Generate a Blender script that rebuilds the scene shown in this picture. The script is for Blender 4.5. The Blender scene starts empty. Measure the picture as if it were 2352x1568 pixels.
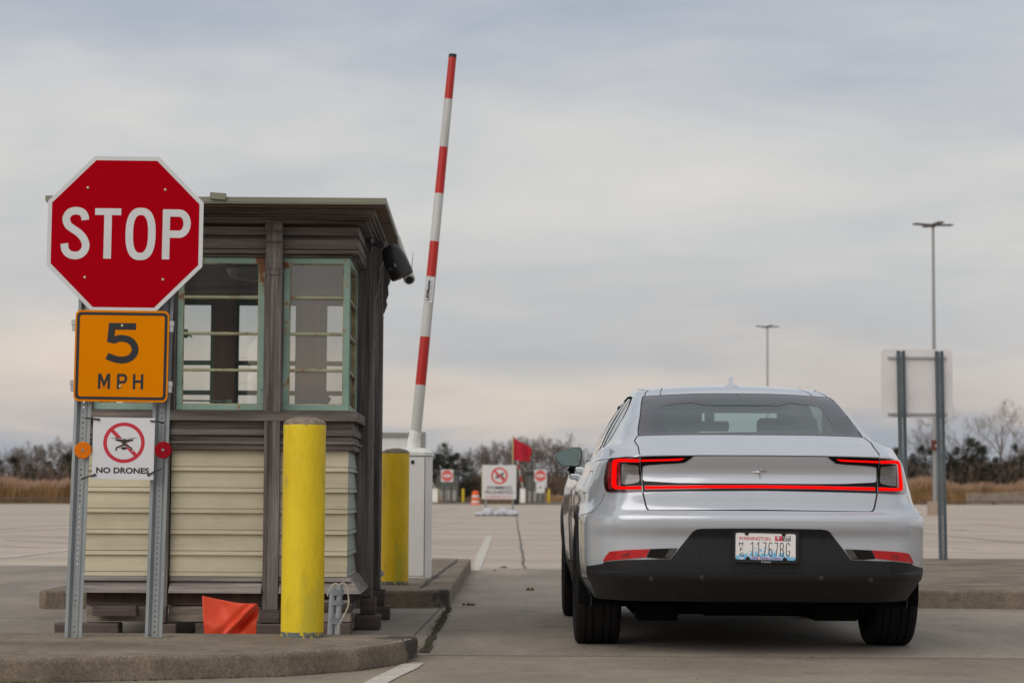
import bpy, bmesh, math, random
import numpy as np
from mathutils import Vector, Matrix
R = math.radians
random.seed(7)
SC = bpy.context.scene
# ------------------------------------------------------------------ camera
FPX, CX, CY = 5000.0, 1176.0, 784.0      # focal length in units of a 2352 px wide frame
CAMZ = 0.82
PITCH, ROLL = R(4.0), R(0.35)
cR = Vector((1, 0, 0)); cF = Vector((0, math.cos(PITCH), math.sin(PITCH))); cU = Vector((0, -math.sin(PITCH), math.cos(PITCH)))
cX = cR*math.cos(ROLL) + cU*math.sin(ROLL)
cY = -cR*math.sin(ROLL) + cU*math.cos(ROLL)
cam_d = bpy.data.cameras.new('camera'); cam = bpy.data.objects.new('camera', cam_d)
SC.collection.objects.link(cam)
M4 = Matrix(((cX.x, cY.x, -cF.x, 0), (cX.y, cY.y, -cF.y, 0), (cX.z, cY.z, -cF.z, CAMZ), (0, 0, 0, 1)))
cam.matrix_world = M4
cam_d.sensor_width = 36; cam_d.lens = FPX/2352*36
cam_d.clip_start = .1; cam_d.clip_end = 6000
cam_d.dof.use_dof = True; cam_d.dof.focus_distance = 11.2; cam_d.dof.aperture_fstop = 4.8
SC.camera = cam
def at(px, py, Y):
    """the point seen at photo position (px, py) on the upright plane at distance Y"""
    d = cX*((px-CX)/FPX) - cY*((py-CY)/FPX) + cF
    t = Y/d.y
    return Vector((d.x*t, Y, CAMZ + d.z*t))
# ------------------------------------------------------------------ sky and sun
SUN_EL, SUN_AZ = R(38), R(215)
SC.view_settings.view_transform = 'Standard'; SC.view_settings.look = 'None'
SC.view_settings.exposure = 0.0; SC.view_settings.gamma = 1.0
W = bpy.data.worlds.new('World'); SC.world = W; W.use_nodes = True
def nlink(nt, a, b): nt.links.new(a, b)
def world():
    nt = W.node_tree; nt.nodes.clear()
    N = nt.nodes.new
    out = N('ShaderNodeOutputWorld'); bg = N('ShaderNodeBackground')
    tc = N('ShaderNodeTexCoord')
    sky = N('ShaderNodeTexSky'); sky.sky_type = 'NISHITA'; sky.sun_disc = False
    sky.sun_elevation = SUN_EL; sky.sun_rotation = SUN_AZ; sky.air_density = 1.2; sky.dust_density = 2
    sep = N('ShaderNodeSeparateXYZ'); nlink(nt, tc.outputs['Generated'], sep.inputs[0])
    # long, low cloud bands: noise over direction, squeezed vertically
    def noise(sx, sy, sz, scale, detail, rough, off=0, dist=0.0):
        mp = N('ShaderNodeMapping'); mp.inputs['Scale'].default_value = (sx, sy, sz); mp.inputs['Location'].default_value = (off, off*.7, off*.3)
        nlink(nt, tc.outputs['Generated'], mp.inputs[0])
        n = N('ShaderNodeTexNoise'); n.inputs['Scale'].default_value = scale; n.inputs['Detail'].default_value = detail
        n.inputs['Roughness'].default_value = rough; n.inputs['Distortion'].default_value = dist
        nlink(nt, mp.outputs[0], n.inputs['Vector']); return n.outputs['Fac']
    def math_(op, a, b=None, clamp=False):
        m = N('ShaderNodeMath'); m.operation = op; m.use_clamp = clamp
        for i, v in enumerate((a, b)):
            if v is None: continue
            if isinstance(v, (int, float)): m.inputs[i].default_value = v
            else: nlink(nt, v, m.inputs[i])
        return m.outputs[0]
    n1 = noise(1, 1, 3.6, 3.4, 6, .52, 3.1, .5)
    n2 = noise(1, 1, 8, 9, 7, .58, 7.7, .4)
    el = math_('ADD', sep.outputs['Z'], math_('MULTIPLY', math_('SUBTRACT', n1, .5), .10))
    el = math_('ADD', el, math_('MULTIPLY', math_('SUBTRACT', n2, .5), .035))
    ramp = N('ShaderNodeValToRGB'); cr = ramp.color_ramp; cr.interpolation = 'B_SPLINE'
    def lin(c): return tuple((x/255/12.92 if x/255 <= .04045 else ((x/255+.055)/1.055)**2.4) for x in c) + (1,)
    stops = [(0.0, (158, 166, 176)), (.025, (162, 169, 178)), (.037, (196, 188, 182)), (.050, (210, 199, 190)), (.064, (209, 201, 193)), (.080, (190, 190, 191)),
             (.105, (189, 190, 192)), (.130, (204, 203, 201)), (.168, (209, 208, 206)), (.195, (188, 192, 199)), (.235, (170, 178, 190)), (.35, (186, 189, 194)), (.6, (190, 192, 195))]
    for i, (p, c) in enumerate(stops):
        e = cr.elements[i] if i < 2 else cr.elements.new(p)
        e.position = p; e.color = lin(c)
    nlink(nt, math_('MULTIPLY', el, 1.0), ramp.inputs[0])
    # soft brightness mottling of the clouds
    n3 = noise(1, 1, 3.2, 4.2, 7, .52, 12.3, .5)
    br = N('ShaderNodeMapRange'); br.inputs['From Min'].default_value = .36; br.inputs['From Max'].default_value = .64
    br.inputs['To Min'].default_value = 0; br.inputs['To Max'].default_value = 1
    n4 = noise(1, 1, 3.6, 12.0, 8, .58, 31.7, .3)
    nlink(nt, math_('ADD', math_('MULTIPLY', n3, .78), math_('MULTIPLY', n4, .22)), br.inputs[0])
    tint = N('ShaderNodeMix'); tint.data_type = 'RGBA'; tint.inputs['A'].default_value = (.90, .935, .985, 1); tint.inputs['B'].default_value = (1.22, 1.18, 1.14, 1); nlink(nt, br.outputs[0], tint.inputs['Factor'])
    mul = N('ShaderNodeVectorMath'); mul.operation = 'MULTIPLY'
    nlink(nt, ramp.outputs[0], mul.inputs[0]); nlink(nt, tint.outputs['Result'], mul.inputs[1])
    sk = N('ShaderNodeVectorMath'); sk.operation = 'SCALE'; sk.inputs['Scale'].default_value = .08
    nlink(nt, sky.outputs[0], sk.inputs[0])
    mix = N('ShaderNodeMix'); mix.data_type = 'RGBA'; mix.inputs['Factor'].default_value = .93
    nlink(nt, sk.outputs[0], mix.inputs['A']); nlink(nt, mul.outputs[0], mix.inputs['B'])
    nlink(nt, mix.outputs['Result'], bg.inputs[0]); bg.inputs[1].default_value = 1.0
    nlink(nt, bg.outputs[0], out.inputs[0])
world()
sd = bpy.data.lights.new('sun', 'SUN'); sd.energy = 1.35; sd.angle = R(60); sd.color = (1, .93, .84)
so = bpy.data.objects.new('sun', sd); SC.collection.objects.link(so)
sdir = Vector((math.sin(SUN_AZ)*math.cos(SUN_EL), math.cos(SUN_AZ)*math.cos(SUN_EL), math.sin(SUN_EL)))
so.rotation_euler = sdir.to_track_quat('Z', 'Y').to_euler()
# ------------------------------------------------------------------ object helpers
COL = SC.collection
def tag(o, label=None, cat=None, group=None, kind=None):
    if label: o['label'] = label
    if cat: o['category'] = cat
    if group: o['group'] = group
    if kind: o['kind'] = kind
    return o
def thing(name, label, cat, loc=(0, 0, 0), rz=0.0, group=None):
    o = bpy.data.objects.new(name, None); COL.objects.link(o)
    o.location = loc; o.rotation_euler = (0, 0, rz); o.empty_display_size = .1
    return tag(o, label, cat, group)
class MB:
    """collects shapes into one mesh"""
    def __init__(s): s.v = []; s.f = []
    def add(s, vs, fs):
        b = len(s.v); s.v += [tuple(p) for p in vs]; s.f += [tuple(i+b for i in f) for f in fs]
        return s
    def box(s, x0, x1, y0, y1, z0, z1):
        return s.add([(x0,y0,z0),(x1,y0,z0),(x1,y1,z0),(x0,y1,z0),(x0,y0,z1),(x1,y0,z1),(x1,y1,z1),(x0,y1,z1)],
                     [(0,3,2,1),(4,5,6,7),(0,1,5,4),(1,2,6,5),(2,3,7,6),(3,0,4,7)])
    def obox(s, c, sx, sy, sz, rot):
        m = rot.to_matrix() if not isinstance(rot, Matrix) else rot
        vs = [Vector(c) + m @ Vector((a*sx/2, b*sy/2, d*sz/2)) for d in (-1, 1) for a, b in ((-1,-1),(1,-1),(1,1),(-1,1))]
        return s.add(vs, [(0,3,2,1),(4,5,6,7),(0,1,5,4),(1,2,6,5),(2,3,7,6),(3,0,4,7)])
    def poly(s, pts, y0, y1):
        """outline in x-z extruded along y"""
        n = len(pts)
        vs = [(x, y0, z) for x, z in pts] + [(x, y1, z) for x, z in pts]
        return s.add(vs, [tuple(range(n)), tuple(range(2*n-1, n-1, -1))] + [(i, i+n, (i+1) % n+n, (i+1) % n) for i in range(n)])
    def prof(s, pts, x0, x1):
        """outline in y-z extruded along x"""
        n = len(pts)
        vs = [(x0, y, z) for y, z in pts] + [(x1, y, z) for y, z in pts]
        return s.add(vs, [tuple(range(n)), tuple(range(2*n-1, n-1, -1))] + [(i, i+n, (i+1) % n+n, (i+1) % n) for i in range(n)])
    def flat(s, pts, z0, z1):
        """outline in x-y extruded along z"""
        n = len(pts)
        vs = [(x, y, z0) for x, y in pts] + [(x, y, z1) for x, y in pts]
        return s.add(vs, [tuple(range(n)), tuple(range(2*n-1, n-1, -1))] + [(i, i+n, (i+1) % n+n, (i+1) % n) for i in range(n)])
    def tube(s, pts, rad, n=8, cap=True):
        pts = [Vector(p) for p in pts]; m = len(pts)
        if not hasattr(rad, '__len__'): rad = [rad]*m
        b = len(s.v); prev = None
        for i, p in enumerate(pts):
            d = (pts[min(i+1, m-1)] - pts[max(i-1, 0)]).normalized()
            if prev is None:
                a = Vector((0, 0, 1)) if abs(d.z) < .9 else Vector((1, 0, 0))
                u = d.cross(a).normalized()
            else: u = (prev - d*prev.dot(d)).normalized()
            prev = u; w = d.cross(u)
            for k in range(n):
                t = 2*math.pi*k/n
                s.v.append(tuple(p + (u*math.cos(t) + w*math.sin(t))*rad[i]))
        for i in range(m-1):
            for k in range(n):
                a = b+i*n+k; c = b+i*n+(k+1) % n
                s.f.append((a, c, c+n, a+n))
        if cap:
            s.f.append(tuple(b+k for k in range(n))[::-1]); s.f.append(tuple(b+(m-1)*n+k for k in range(n)))
        return s
    def lathe(s, prof, c=(0, 0, 0), axis='z', n=32, jit=None):
        b = len(s.v)
        for (r, h) in prof:
            for k in range(n):
                t = 2*math.pi*k/n; x, y = r*math.cos(t), r*math.sin(t)
                p = {'z': (x, y, h), 'y': (x, h, y), 'x': (h, x, y)}[axis]
                s.v.append((p[0]+c[0], p[1]+c[1], p[2]+c[2]))
        for i in range(len(prof)-1):
            for k in range(n):
                a = b+i*n+k; d = b+i*n+(k+1) % n
                s.f.append((a, d, d+n, a+n))
        s.f.append(tuple(b+k for k in range(n))[::-1]); s.f.append(tuple(b+(len(prof)-1)*n+k for k in range(n)))
        return s
    def ribbon(s, pts, w, y, fx=lambda p: p, th=.0):
        """flat stroke of width w along points in x-z, facing -y"""
        n = len(pts); L = []; Rr = []
        for i in range(n):
            a = Vector(pts[max(i-1, 0)]); c = Vector(pts[min(i+1, n-1)]); p = Vector(pts[i])
            if 0 < i < n-1:
                d1 = (p-a).normalized(); d2 = (c-p).normalized(); nn = (Vector((-d1.y, d1.x)) + Vector((-d2.y, d2.x)))
                nn.normalize(); k = 1/max(.4, nn.dot(Vector((-d1.y, d1.x))))
            else:
                d = (c-a).normalized(); nn = Vector((-d.y, d.x)); k = 1
            L.append(p + nn*w/2*k); Rr.append(p - nn*w/2*k)
        vs = [fx((q.x, y, q.y)) for q in L] + [fx((q.x, y, q.y)) for q in Rr]
        return s.add(vs, [(i, i+1, n+i+1, n+i) for i in range(n-1)])
    def build(s, name, m, parent=None, smooth=None, bevel=None, seg=1, merge=False, noft=False):
        me = bpy.data.meshes.new(name); me.from_pydata(s.v, [], s.f)
        bm = bmesh.new(); bm.from_mesh(me)
        if merge: bmesh.ops.remove_doubles(bm, verts=bm.verts, dist=1e-5)
        if not noft: bmesh.ops.recalc_face_normals(bm, faces=bm.faces)
        bm.to_mesh(me); bm.free()
        me.materials.append(m)
        o = bpy.data.objects.new(name, me); COL.objects.link(o)
        if parent is not None: o.parent = parent
        if smooth is not None:
            me.polygons.foreach_set('use_smooth', [True]*len(me.polygons))
            me.set_sharp_from_angle(angle=R(smooth))
        if bevel:
            b = o.modifiers.new('bevel', 'BEVEL'); b.width = bevel; b.segments = seg; b.limit_method = 'ANGLE'; b.angle_limit = R(35)
        return o
def spl(pts, n=8):
    """Catmull-Rom through 2-D or 3-D points"""
    P = [Vector(p) for p in pts]; out = []
    for i in range(len(P)-1):
        a = P[i-1] if i else P[0]*2-P[1]; b = P[i]; c = P[i+1]; d = P[i+2] if i+2 < len(P) else P[-1]*2-P[-2]
        for k in range(n):
            t = k/n
            out.append(.5*((2*b) + (c-a)*t + (2*a-5*b+4*c-d)*t*t + (3*b-a-3*c+d)*t**3))
    out.append(P[-1]); return [tuple(p) for p in out]
def arc(cx, cy, rx, ry, a0, a1, n=12):
    return [(cx+rx*math.cos(R(a0+(a1-a0)*i/n)), cy+ry*math.sin(R(a0+(a1-a0)*i/n))) for i in range(n+1)]
def rrect(x0, x1, z0, z1, r, n=5):
    return arc(x1-r, z1-r, r, r, 0, 90, n) + arc(x0+r, z1-r, r, r, 90, 180, n) + arc(x0+r, z0+r, r, r, 180, 270, n) + arc(x1-r, z0+r, r, r, 270, 360, n)
def text_mesh(name, body, m, parent, width=None, height=None, loc=(0, 0, 0), bold=0.0, rot=(R(90), 0, 0), align='CENTER', ext=0.0004):
    """flat lettering in the built-in font, fitted to a width and a cap height"""
    cu = bpy.data.curves.new(name, 'FONT'); cu.body = body; cu.size = 1; cu.align_x = 'LEFT'; cu.offset = bold; cu.extrude = 0; cu.resolution_u = 4
    o = bpy.data.objects.new(name, cu); COL.objects.link(o)
    me = bpy.data.meshes.new_from_object(o); bpy.data.objects.remove(o); bpy.data.curves.remove(cu)
    xs = [v.co.x for v in me.vertices]; ys = [v.co.y for v in me.vertices]
    x0, x1, y0, y1 = min(xs), max(xs), min(ys), max(ys)
    sy = height/(y1-y0) if height else width/(x1-x0)
    sx = width/(x1-x0) if width else sy
    for v in me.vertices:
        v.co.x = (v.co.x - (x0+x1)/2)*sx; v.co.y = (v.co.y - (y0+y1)/2)*sy; v.co.z = ext
    me.materials.clear(); me.materials.append(m)
    q = bpy.data.objects.new(name, me); COL.objects.link(q); q.parent = parent
    q.location = loc; q.rotation_euler = rot
    return q
def copy_tree(o, parent=None):
    c = o.copy(); COL.objects.link(c)
    if parent is not None: c.parent = parent
    for ch in list(o.children): copy_tree(ch, c)
    return c
# ------------------------------------------------------------------ materials
def srgb(r, g, b): return tuple((x/255/12.92 if x/255 <= .04045 else ((x/255+.055)/1.055)**2.4) for x in (r, g, b))
def mat(name, c1, c2=None, rough=.6, metal=0.0, scale=6, stretch=(1, 1, 1), detail=6, lo=.35, hi=.65, bump=0.0, bscale=None, bdist=.01,
        coat=0.0, spots=None, spot_scale=20, spot_thr=.62, spot_soft=.05, world=False, spec=.5, emit=None, estr=0.0, spot_stretch=(1, 1, 1), fine=None):
    m = bpy.data.materials.new(name); m.use_nodes = True; nt = m.node_tree; N = nt.nodes.new
    p = nt.nodes['Principled BSDF']; p.inputs['Roughness'].default_value = rough; p.inputs['Metallic'].default_value = metal
    p.inputs['Coat Weight'].default_value = coat; p.inputs['Coat Roughness'].default_value = .03; p.inputs['Specular IOR Level'].default_value = spec
    tc = N('ShaderNodeTexCoord'); src = tc.outputs['Object']
    if world:
        g = N('ShaderNodeNewGeometry'); src = g.outputs['Position']
    def noise(sc, st, dt, ro=.6):
        mp = N('ShaderNodeMapping'); mp.inputs['Scale'].default_value = st; nlink(nt, src, mp.inputs[0])
        n = N('ShaderNodeTexNoise'); n.inputs['Scale'].default_value = sc; n.inputs['Detail'].default_value = dt; n.inputs['Roughness'].default_value = ro
        nlink(nt, mp.outputs[0], n.inputs['Vector']); return n.outputs['Fac']
    col = None
    if c2 is None:
        p.inputs['Base Color'].default_value = (*c1, 1)
    else:
        f = noise(scale, stretch, detail)
        mr = N('ShaderNodeMapRange'); mr.inputs['From Min'].default_value = lo; mr.inputs['From Max'].default_value = hi; nlink(nt, f, mr.inputs[0])
        mx = N('ShaderNodeMix'); mx.data_type = 'RGBA'; mx.inputs['A'].default_value = (*c1, 1); mx.inputs['B'].default_value = (*c2, 1)
        nlink(nt, mr.outputs[0], mx.inputs['Factor']); col = mx.outputs['Result']
        if spots:
            for k, (sc_, thr, clr) in enumerate(spots):
                f2 = noise(sc_, spot_stretch, 5, .65)
                m2 = N('ShaderNodeMapRange'); m2.inputs['From Min'].default_value = thr; m2.inputs['From Max'].default_value = thr+spot_soft; nlink(nt, f2, m2.inputs[0])
                mx2 = N('ShaderNodeMix'); mx2.data_type = 'RGBA'; nlink(nt, m2.outputs[0], mx2.inputs['Factor']); nlink(nt, col, mx2.inputs['A']); mx2.inputs['B'].default_value = (*clr, 1)
                col = mx2.outputs['Result']
        for (fs, fst, amt) in (fine or []):
            f3 = noise(fs, fst, 4, .7)
            m3 = N('ShaderNodeMapRange'); m3.inputs['From Min'].default_value = .32; m3.inputs['From Max'].default_value = .68; m3.inputs['To Min'].default_value = 1-amt; m3.inputs['To Max'].default_value = 1+amt; nlink(nt, f3, m3.inputs[0])
            sc3 = N('ShaderNodeVectorMath'); sc3.operation = 'SCALE'; nlink(nt, col, sc3.inputs[0]); nlink(nt, m3.outputs[0], sc3.inputs['Scale']); col = sc3.outputs[0]
        nlink(nt, col, p.inputs['Base Color'])
    if bump:
        f = noise(bscale or scale*3, stretch, 6)
        b = N('ShaderNodeBump'); b.inputs['Strength'].default_value = bump; b.inputs['Distance'].default_value = bdist
        nlink(nt, f, b.inputs['Height']); nlink(nt, b.outputs[0], p.inputs['Normal'])
    if emit:
        p.inputs['Emission Color'].default_value = (*emit, 1); p.inputs['Emission Strength'].default_value = estr
    return m
def glass(name, tint, gloss=.08, rough=0.0, ior=1.5, haze=0.0, hazecol=(.2, .2, .2)):
    m = bpy.data.materials.new(name); m.use_nodes = True; nt = m.node_tree; nt.nodes.clear(); N = nt.nodes.new
    out = N('ShaderNodeOutputMaterial'); tr = N('ShaderNodeBsdfTransparent'); tr.inputs[0].default_value = (*tint, 1)
    gl = N('ShaderNodeBsdfGlossy'); gl.inputs['Roughness'].default_value = rough; gl.inputs['Color'].default_value = (1, 1, 1, 1)
    ge = N('ShaderNodeNewGeometry'); dt = N('ShaderNodeVectorMath'); dt.operation = 'DOT_PRODUCT'; nlink(nt, ge.outputs['Normal'], dt.inputs[0]); nlink(nt, ge.outputs['Incoming'], dt.inputs[1])
    def mm(op, a, b=None):
        q = N('ShaderNodeMath'); q.operation = op; q.use_clamp = op == 'ADD'
        for i, v in enumerate((a, b)):
            if v is None: continue
            if isinstance(v, (int, float)): q.inputs[i].default_value = v
            else: nlink(nt, v, q.inputs[i])
        return q.outputs[0]
    f0 = ((ior-1)/(ior+1))**2
    sch = mm('MULTIPLY', mm('POWER', mm('SUBTRACT', 1.0, mm('ABSOLUTE', dt.outputs['Value'])), 5.0), 1-f0)
    ad_out = mm('ADD', sch, f0+gloss)
    base = tr.outputs[0]
    if haze:
        df = N('ShaderNodeBsdfDiffuse'); df.inputs[0].default_value = (*hazecol, 1)
        m0 = N('ShaderNodeMixShader'); m0.inputs[0].default_value = haze; nlink(nt, tr.outputs[0], m0.inputs[1]); nlink(nt, df.outputs[0], m0.inputs[2]); base = m0.outputs[0]
    mx = N('ShaderNodeMixShader'); nlink(nt, ad_out, mx.inputs[0]); nlink(nt, base, mx.inputs[1]); nlink(nt, gl.outputs[0], mx.inputs[2])
    nlink(nt, mx.outputs[0], out.inputs[0]); return m
# ------------------------------------------------------------------ the setting
def ground(px, py, z=0.0):
    d = cX*((px-CX)/FPX) - cY*((py-CY)/FPX) + cF
    t = (z-CAMZ)/d.z
    return (d.x*t, d.y*t)
M = {}
M['lot'] = mat('lot_concrete', srgb(197, 182, 167), srgb(170, 156, 142), .9, scale=.22, stretch=(.35, 1.6, 1), detail=9, lo=.3, hi=.7, world=True, fine=[(.6, (.2, 2.2, 1), .13), (9, (.3, 1.6, 1), .10)],
               spots=[(.9, .60, srgb(150, 137, 126)), (5.5, .64, srgb(196, 184, 172))], spot_soft=.12, spot_stretch=(.25, 1.5, 1), bump=.25, bscale=60, bdist=.004)
M['slab_near'] = mat('slab_concrete_warm', srgb(152, 139, 123), srgb(125, 114, 101), .88, scale=1.1, detail=9, world=True, fine=[(.7, (1, 1, 1), .10), (18, (1, 1, 1), .12), (120, (1, 1, 1), .24)],
               spots=[(2.4, .60, srgb(116, 106, 94)), (9, .68, srgb(92, 84, 76)), (70, .66, srgb(168, 160, 150)), (55, .70, srgb(92, 87, 82))], spot_soft=.1, bump=.3, bscale=160, bdist=.003)
M['slab_lane'] = mat('slab_concrete_grey', srgb(154, 143, 130), srgb(127, 118, 108), .85, scale=.9, stretch=(1, .4, 1), detail=9, world=True, fine=[(.8, (2.2, .35, 1), .13), (16, (1, 1, 1), .10), (95, (1, 1, 1), .22)],
               spots=[(1.6, .58, srgb(116, 109, 101)), (7, .665, srgb(92, 86, 80)), (60, .69, srgb(158, 152, 144)), (3, .68, srgb(152, 145, 136))], spot_soft=.1, bump=.25, bscale=160, bdist=.003)
M['joint'] = mat('joint_dirt', srgb(78, 72, 66), srgb(52, 48, 43), .95, scale=8, world=True)
M['joint_soft'] = mat('joint_filler', srgb(122, 114, 104), srgb(98, 92, 84), .95, scale=6, world=True)
M['paint_w'] = mat('road_paint_white', srgb(212, 206, 196), srgb(186, 178, 166), .8, scale=9, world=True, spots=[(26, .60, srgb(150, 142, 132))], spot_soft=.08)
M['paint_faded'] = mat('road_paint_faded', srgb(200, 192, 182), srgb(172, 160, 148), .85, scale=3, world=True, spots=[(5, .5, srgb(168, 154, 142))], spot_soft=.15)
M['paint_y'] = mat('road_paint_yellow_faded', srgb(196, 168, 122), srgb(176, 156, 130), .85, scale=3, world=True)
def kerb_mat():
    m = mat('kerb_concrete', srgb(140, 127, 110), srgb(106, 95, 81), .92, scale=2.2, detail=10, world=True, fine=[(2.5, (1, 1, .6), .14), (16, (1, 1, 1), .16), (75, (1, 1, 1), .32)],
            spots=[(5, .58, srgb(104, 96, 86)), (90, .64, srgb(166, 156, 142)), (60, .69, srgb(84, 78, 70))], spot_soft=.09, bump=.5, bscale=130, bdist=.005)
    nt = m.node_tree; N = nt.nodes.new; p = nt.nodes['Principled BSDF']
    src = p.inputs['Base Color'].links[0].from_socket
    g = N('ShaderNodeNewGeometry')
    # noise that makes the outline of the rubber marks uneven
    nz = N('ShaderNodeTexNoise'); nz.inputs['Scale'].default_value = 14; nz.inputs['Detail'].default_value = 6; nlink(nt, g.outputs['Position'], nz.inputs['Vector'])
    col = src
    for (c, r) in (((-.50, 10.82, .1), .17), ((-.44, 15.75, .1), .13)):     # tyre rubber on the two corners
        v = N('ShaderNodeVectorMath'); v.operation = 'DISTANCE'; nlink(nt, g.outputs['Position'], v.inputs[0]); v.inputs[1].default_value = c
        a = N('ShaderNodeMath'); a.operation = 'MULTIPLY_ADD'; a.inputs[1].default_value = .28; a.inputs[2].default_value = -.14; nlink(nt, nz.outputs['Fac'], a.inputs[0])
        s = N('ShaderNodeMath'); s.operation = 'ADD'; nlink(nt, v.outputs['Value'], s.inputs[0]); nlink(nt, a.outputs[0], s.inputs[1])
        r_ = N('ShaderNodeMapRange'); r_.inputs['From Min'].default_value = r*.62; r_.inputs['From Max'].default_value = r; r_.inputs['To Min'].default_value = .85; r_.inputs['To Max'].default_value = 0
        nlink(nt, s.outputs[0], r_.inputs[0])
        mx = N('ShaderNodeMix'); mx.data_type = 'RGBA'; nlink(nt, r_.outputs[0], mx.inputs['Factor']); nlink(nt, col, mx.inputs['A']); mx.inputs['B'].default_value = (*srgb(62, 60, 58), 1)
        col = mx.outputs['Result']
    nlink(nt, col, p.inputs['Base Color'])
    return m
M['kerb_dummy'] = None
M['kerb'] = kerb_mat()
M['dune'] = mat('dune_soil', srgb(120, 100, 74), srgb(90, 78, 56), .95, scale=.2, world=True)
def sheet(name, pts, z, m):
    mb = MB(); n = len(pts); mb.add([(x, y, z) for x, y in pts], [tuple(range(n))])
    o = mb.build(name, m); 
    if o.data.polygons[0].normal.z < 0: o.data.flip_normals()
    return tag(o, kind='structure')
sheet('ground', [(-3000, -60), (3000, -60), (3000, 4500), (-3000, 4500)], 0, M['lot'])
sheet('pavement', [(-45, -20), (45, -20), (45, 11.08), (-45, 11.08)], .004, M['slab_near'])
sheet('road', [(-45, 11.092), (45, 11.092), (45, 24.0), (-45, 24.0)], .004, M['slab_lane'])
# the marsh ground past the lot edge
LOT = [(-200, 26), (-60, 106), (-31, 138), (4, 178), (30, 205), (56, 232), (110, 270), (400, 420)]
mb = MB(); n = len(LOT); mb.add([(x, y, .0) for x, y in LOT] + [(x, y+1.0, .35) for x, y in LOT] + [(x*4, 4400, .6) for x, y in LOT],
     [(i, i+1, n+i+1, n+i) for i in range(n-1)] + [(n+i, n+i+1, 2*n+i+1, 2*n+i) for i in range(n-1)])
tag(mb.build('terrain', M['dune'], noft=True), kind='structure')
def lot_y(x):
    for (x0, y0), (x1, y1) in zip(LOT, LOT[1:]):
        if x0 <= x <= x1: return y0 + (y1-y0)*(x-x0)/(x1-x0)
    return 300
# joints: dark strips in the slabs
def strip(name, a, b, w, z, m, wob=0.0, n=14):
    a = Vector(a); b = Vector(b); d = (b-a).normalized(); nn = Vector((-d.y, d.x)); rr = random.Random(int(a.x*100+a.y*10))
    L = []; Q = []
    for i in range(n+1):
        p = a.lerp(b, i/n) + nn*rr.uniform(-wob, wob); ww = w*(1+rr.uniform(-.35, .35)*(wob > 0))
        L.append(p+nn*ww/2); Q.append(p-nn*ww/2)
    mb = MB(); mb.add([(p.x, p.y, z) for p in L+Q], [(i, n+1+i, n+2+i, i+1) for i in range(n)])
    return tag(mb.build(name, m, noft=True), kind='structure')
strip('pavement_joint', (-.42, 11.085), (30, 11.085), .012, .008, M['joint'], .003, 160)
strip('pavement_joint', (-20, 15.72), (-3.4, 15.72), .02, .008, M['joint_soft'], .003, 30)
strip('pavement_joint', (-.40, 15.70), (30, 15.70), .014, .008, M['joint'], .003, 120)
strip('pavement_joint', (-40, 24.02), (40, 24.02), .04, .008, M['joint_soft'], .01, 60)
strip('pavement_joint', ground(975, 1500), ground(1031, 1397), .045, .009, M['joint'], .008, 22)
strip('pavement_joint', ground(950, 1462), ground(1012, 1397), .008, .009, M['joint_soft'], .003, 12)
strip('pavement_joint', ground(1205, 1306), ground(1185, 1180), .032, .004, M['joint_soft'], .012, 60)
strip('pavement_joint', ground(1185, 1180), ground(1177, 1160), .05, .004, M['joint_soft'], .02, 10)
for (y, w, x0, x1) in ((31.5, .05, -30, 30), (39, .05, -40, 40), (49, .06, -50, 50), (62, .08, -60, 60), (80, .1, -60, 70), (104, .12, -60, 80)):
    strip('pavement_joint', (x0, y), (x1, y+1.2), w, .004, M['joint_soft'], w*.6, 80)
for x in (-26, -18.5, -11, -3.7, 9, 16.5, 24, 31):
    strip('pavement_joint', (x, 24.1), (x*1.0+.6, 130), .05, .0045, M['joint_soft'], .02, 60)
# painted markings
def quad(name, pts, z, m):
    mb = MB(); mb.add([(x, y, z) for x, y in pts], [tuple(range(len(pts)))]); o = mb.build(name, m)
    if o.data.polygons[0].normal.z < 0: o.data.flip_normals()
    return tag(o, kind='structure')
g = ground
quad('road_marking', [g(924, 1527), g(973, 1525), g(960, 1536), g(925, 1552), g(893, 1569), g(880, 1580), g(820, 1580), g(838, 1569)], .008, M['paint_w'])
quad('road_marking', [g(1117, 1229), g(1131, 1231), g(1121, 1262), g(1103, 1309), g(1087, 1309), g(1091, 1283)], .005, M['paint_w'])
rr = random.Random(4)
for (a, b, w, k) in [((-2, 1282), (168, 1262), .14, 'w'), ((0, 1222), (150, 1213), .12, 'f'), ((10, 1240), (160, 1247), .12, 'f'), ((0, 1196), (165, 1200), .1, 'f'),
                  ((2080, 1248), (2240, 1262), .13, 'w'), ((2230, 1270), (2360, 1272), .12, 'w'), ((2110, 1212), (2220, 1218), .16, 'y'), ((2200, 1217), (2300, 1222), .14, 'w'),
                  ((2110, 1186), (2352, 1190), .16, 'f'), ((2110, 1203), (2352, 1206), .12, 'f'), ((2240, 1200), (2352, 1214), .12, 'y'),
                  ((990, 1280), (1080, 1284), .07, 'f'), ((990, 1271), (1086, 1274), .05, 'f'), ((990, 1262), (1086, 1264), .05, 'f'), ((990, 1252), (1090, 1253), .05, 'f'),
                  ((1000, 1208), (1060, 1196), .16, 'f')]:
    strip('road_marking', g(*a), g(*b), w, .0055 if k != 'f' else .005, M[{'w': 'paint_w', 'f': 'paint_faded', 'y': 'paint_y'}[k]], .01, 20)
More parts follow.
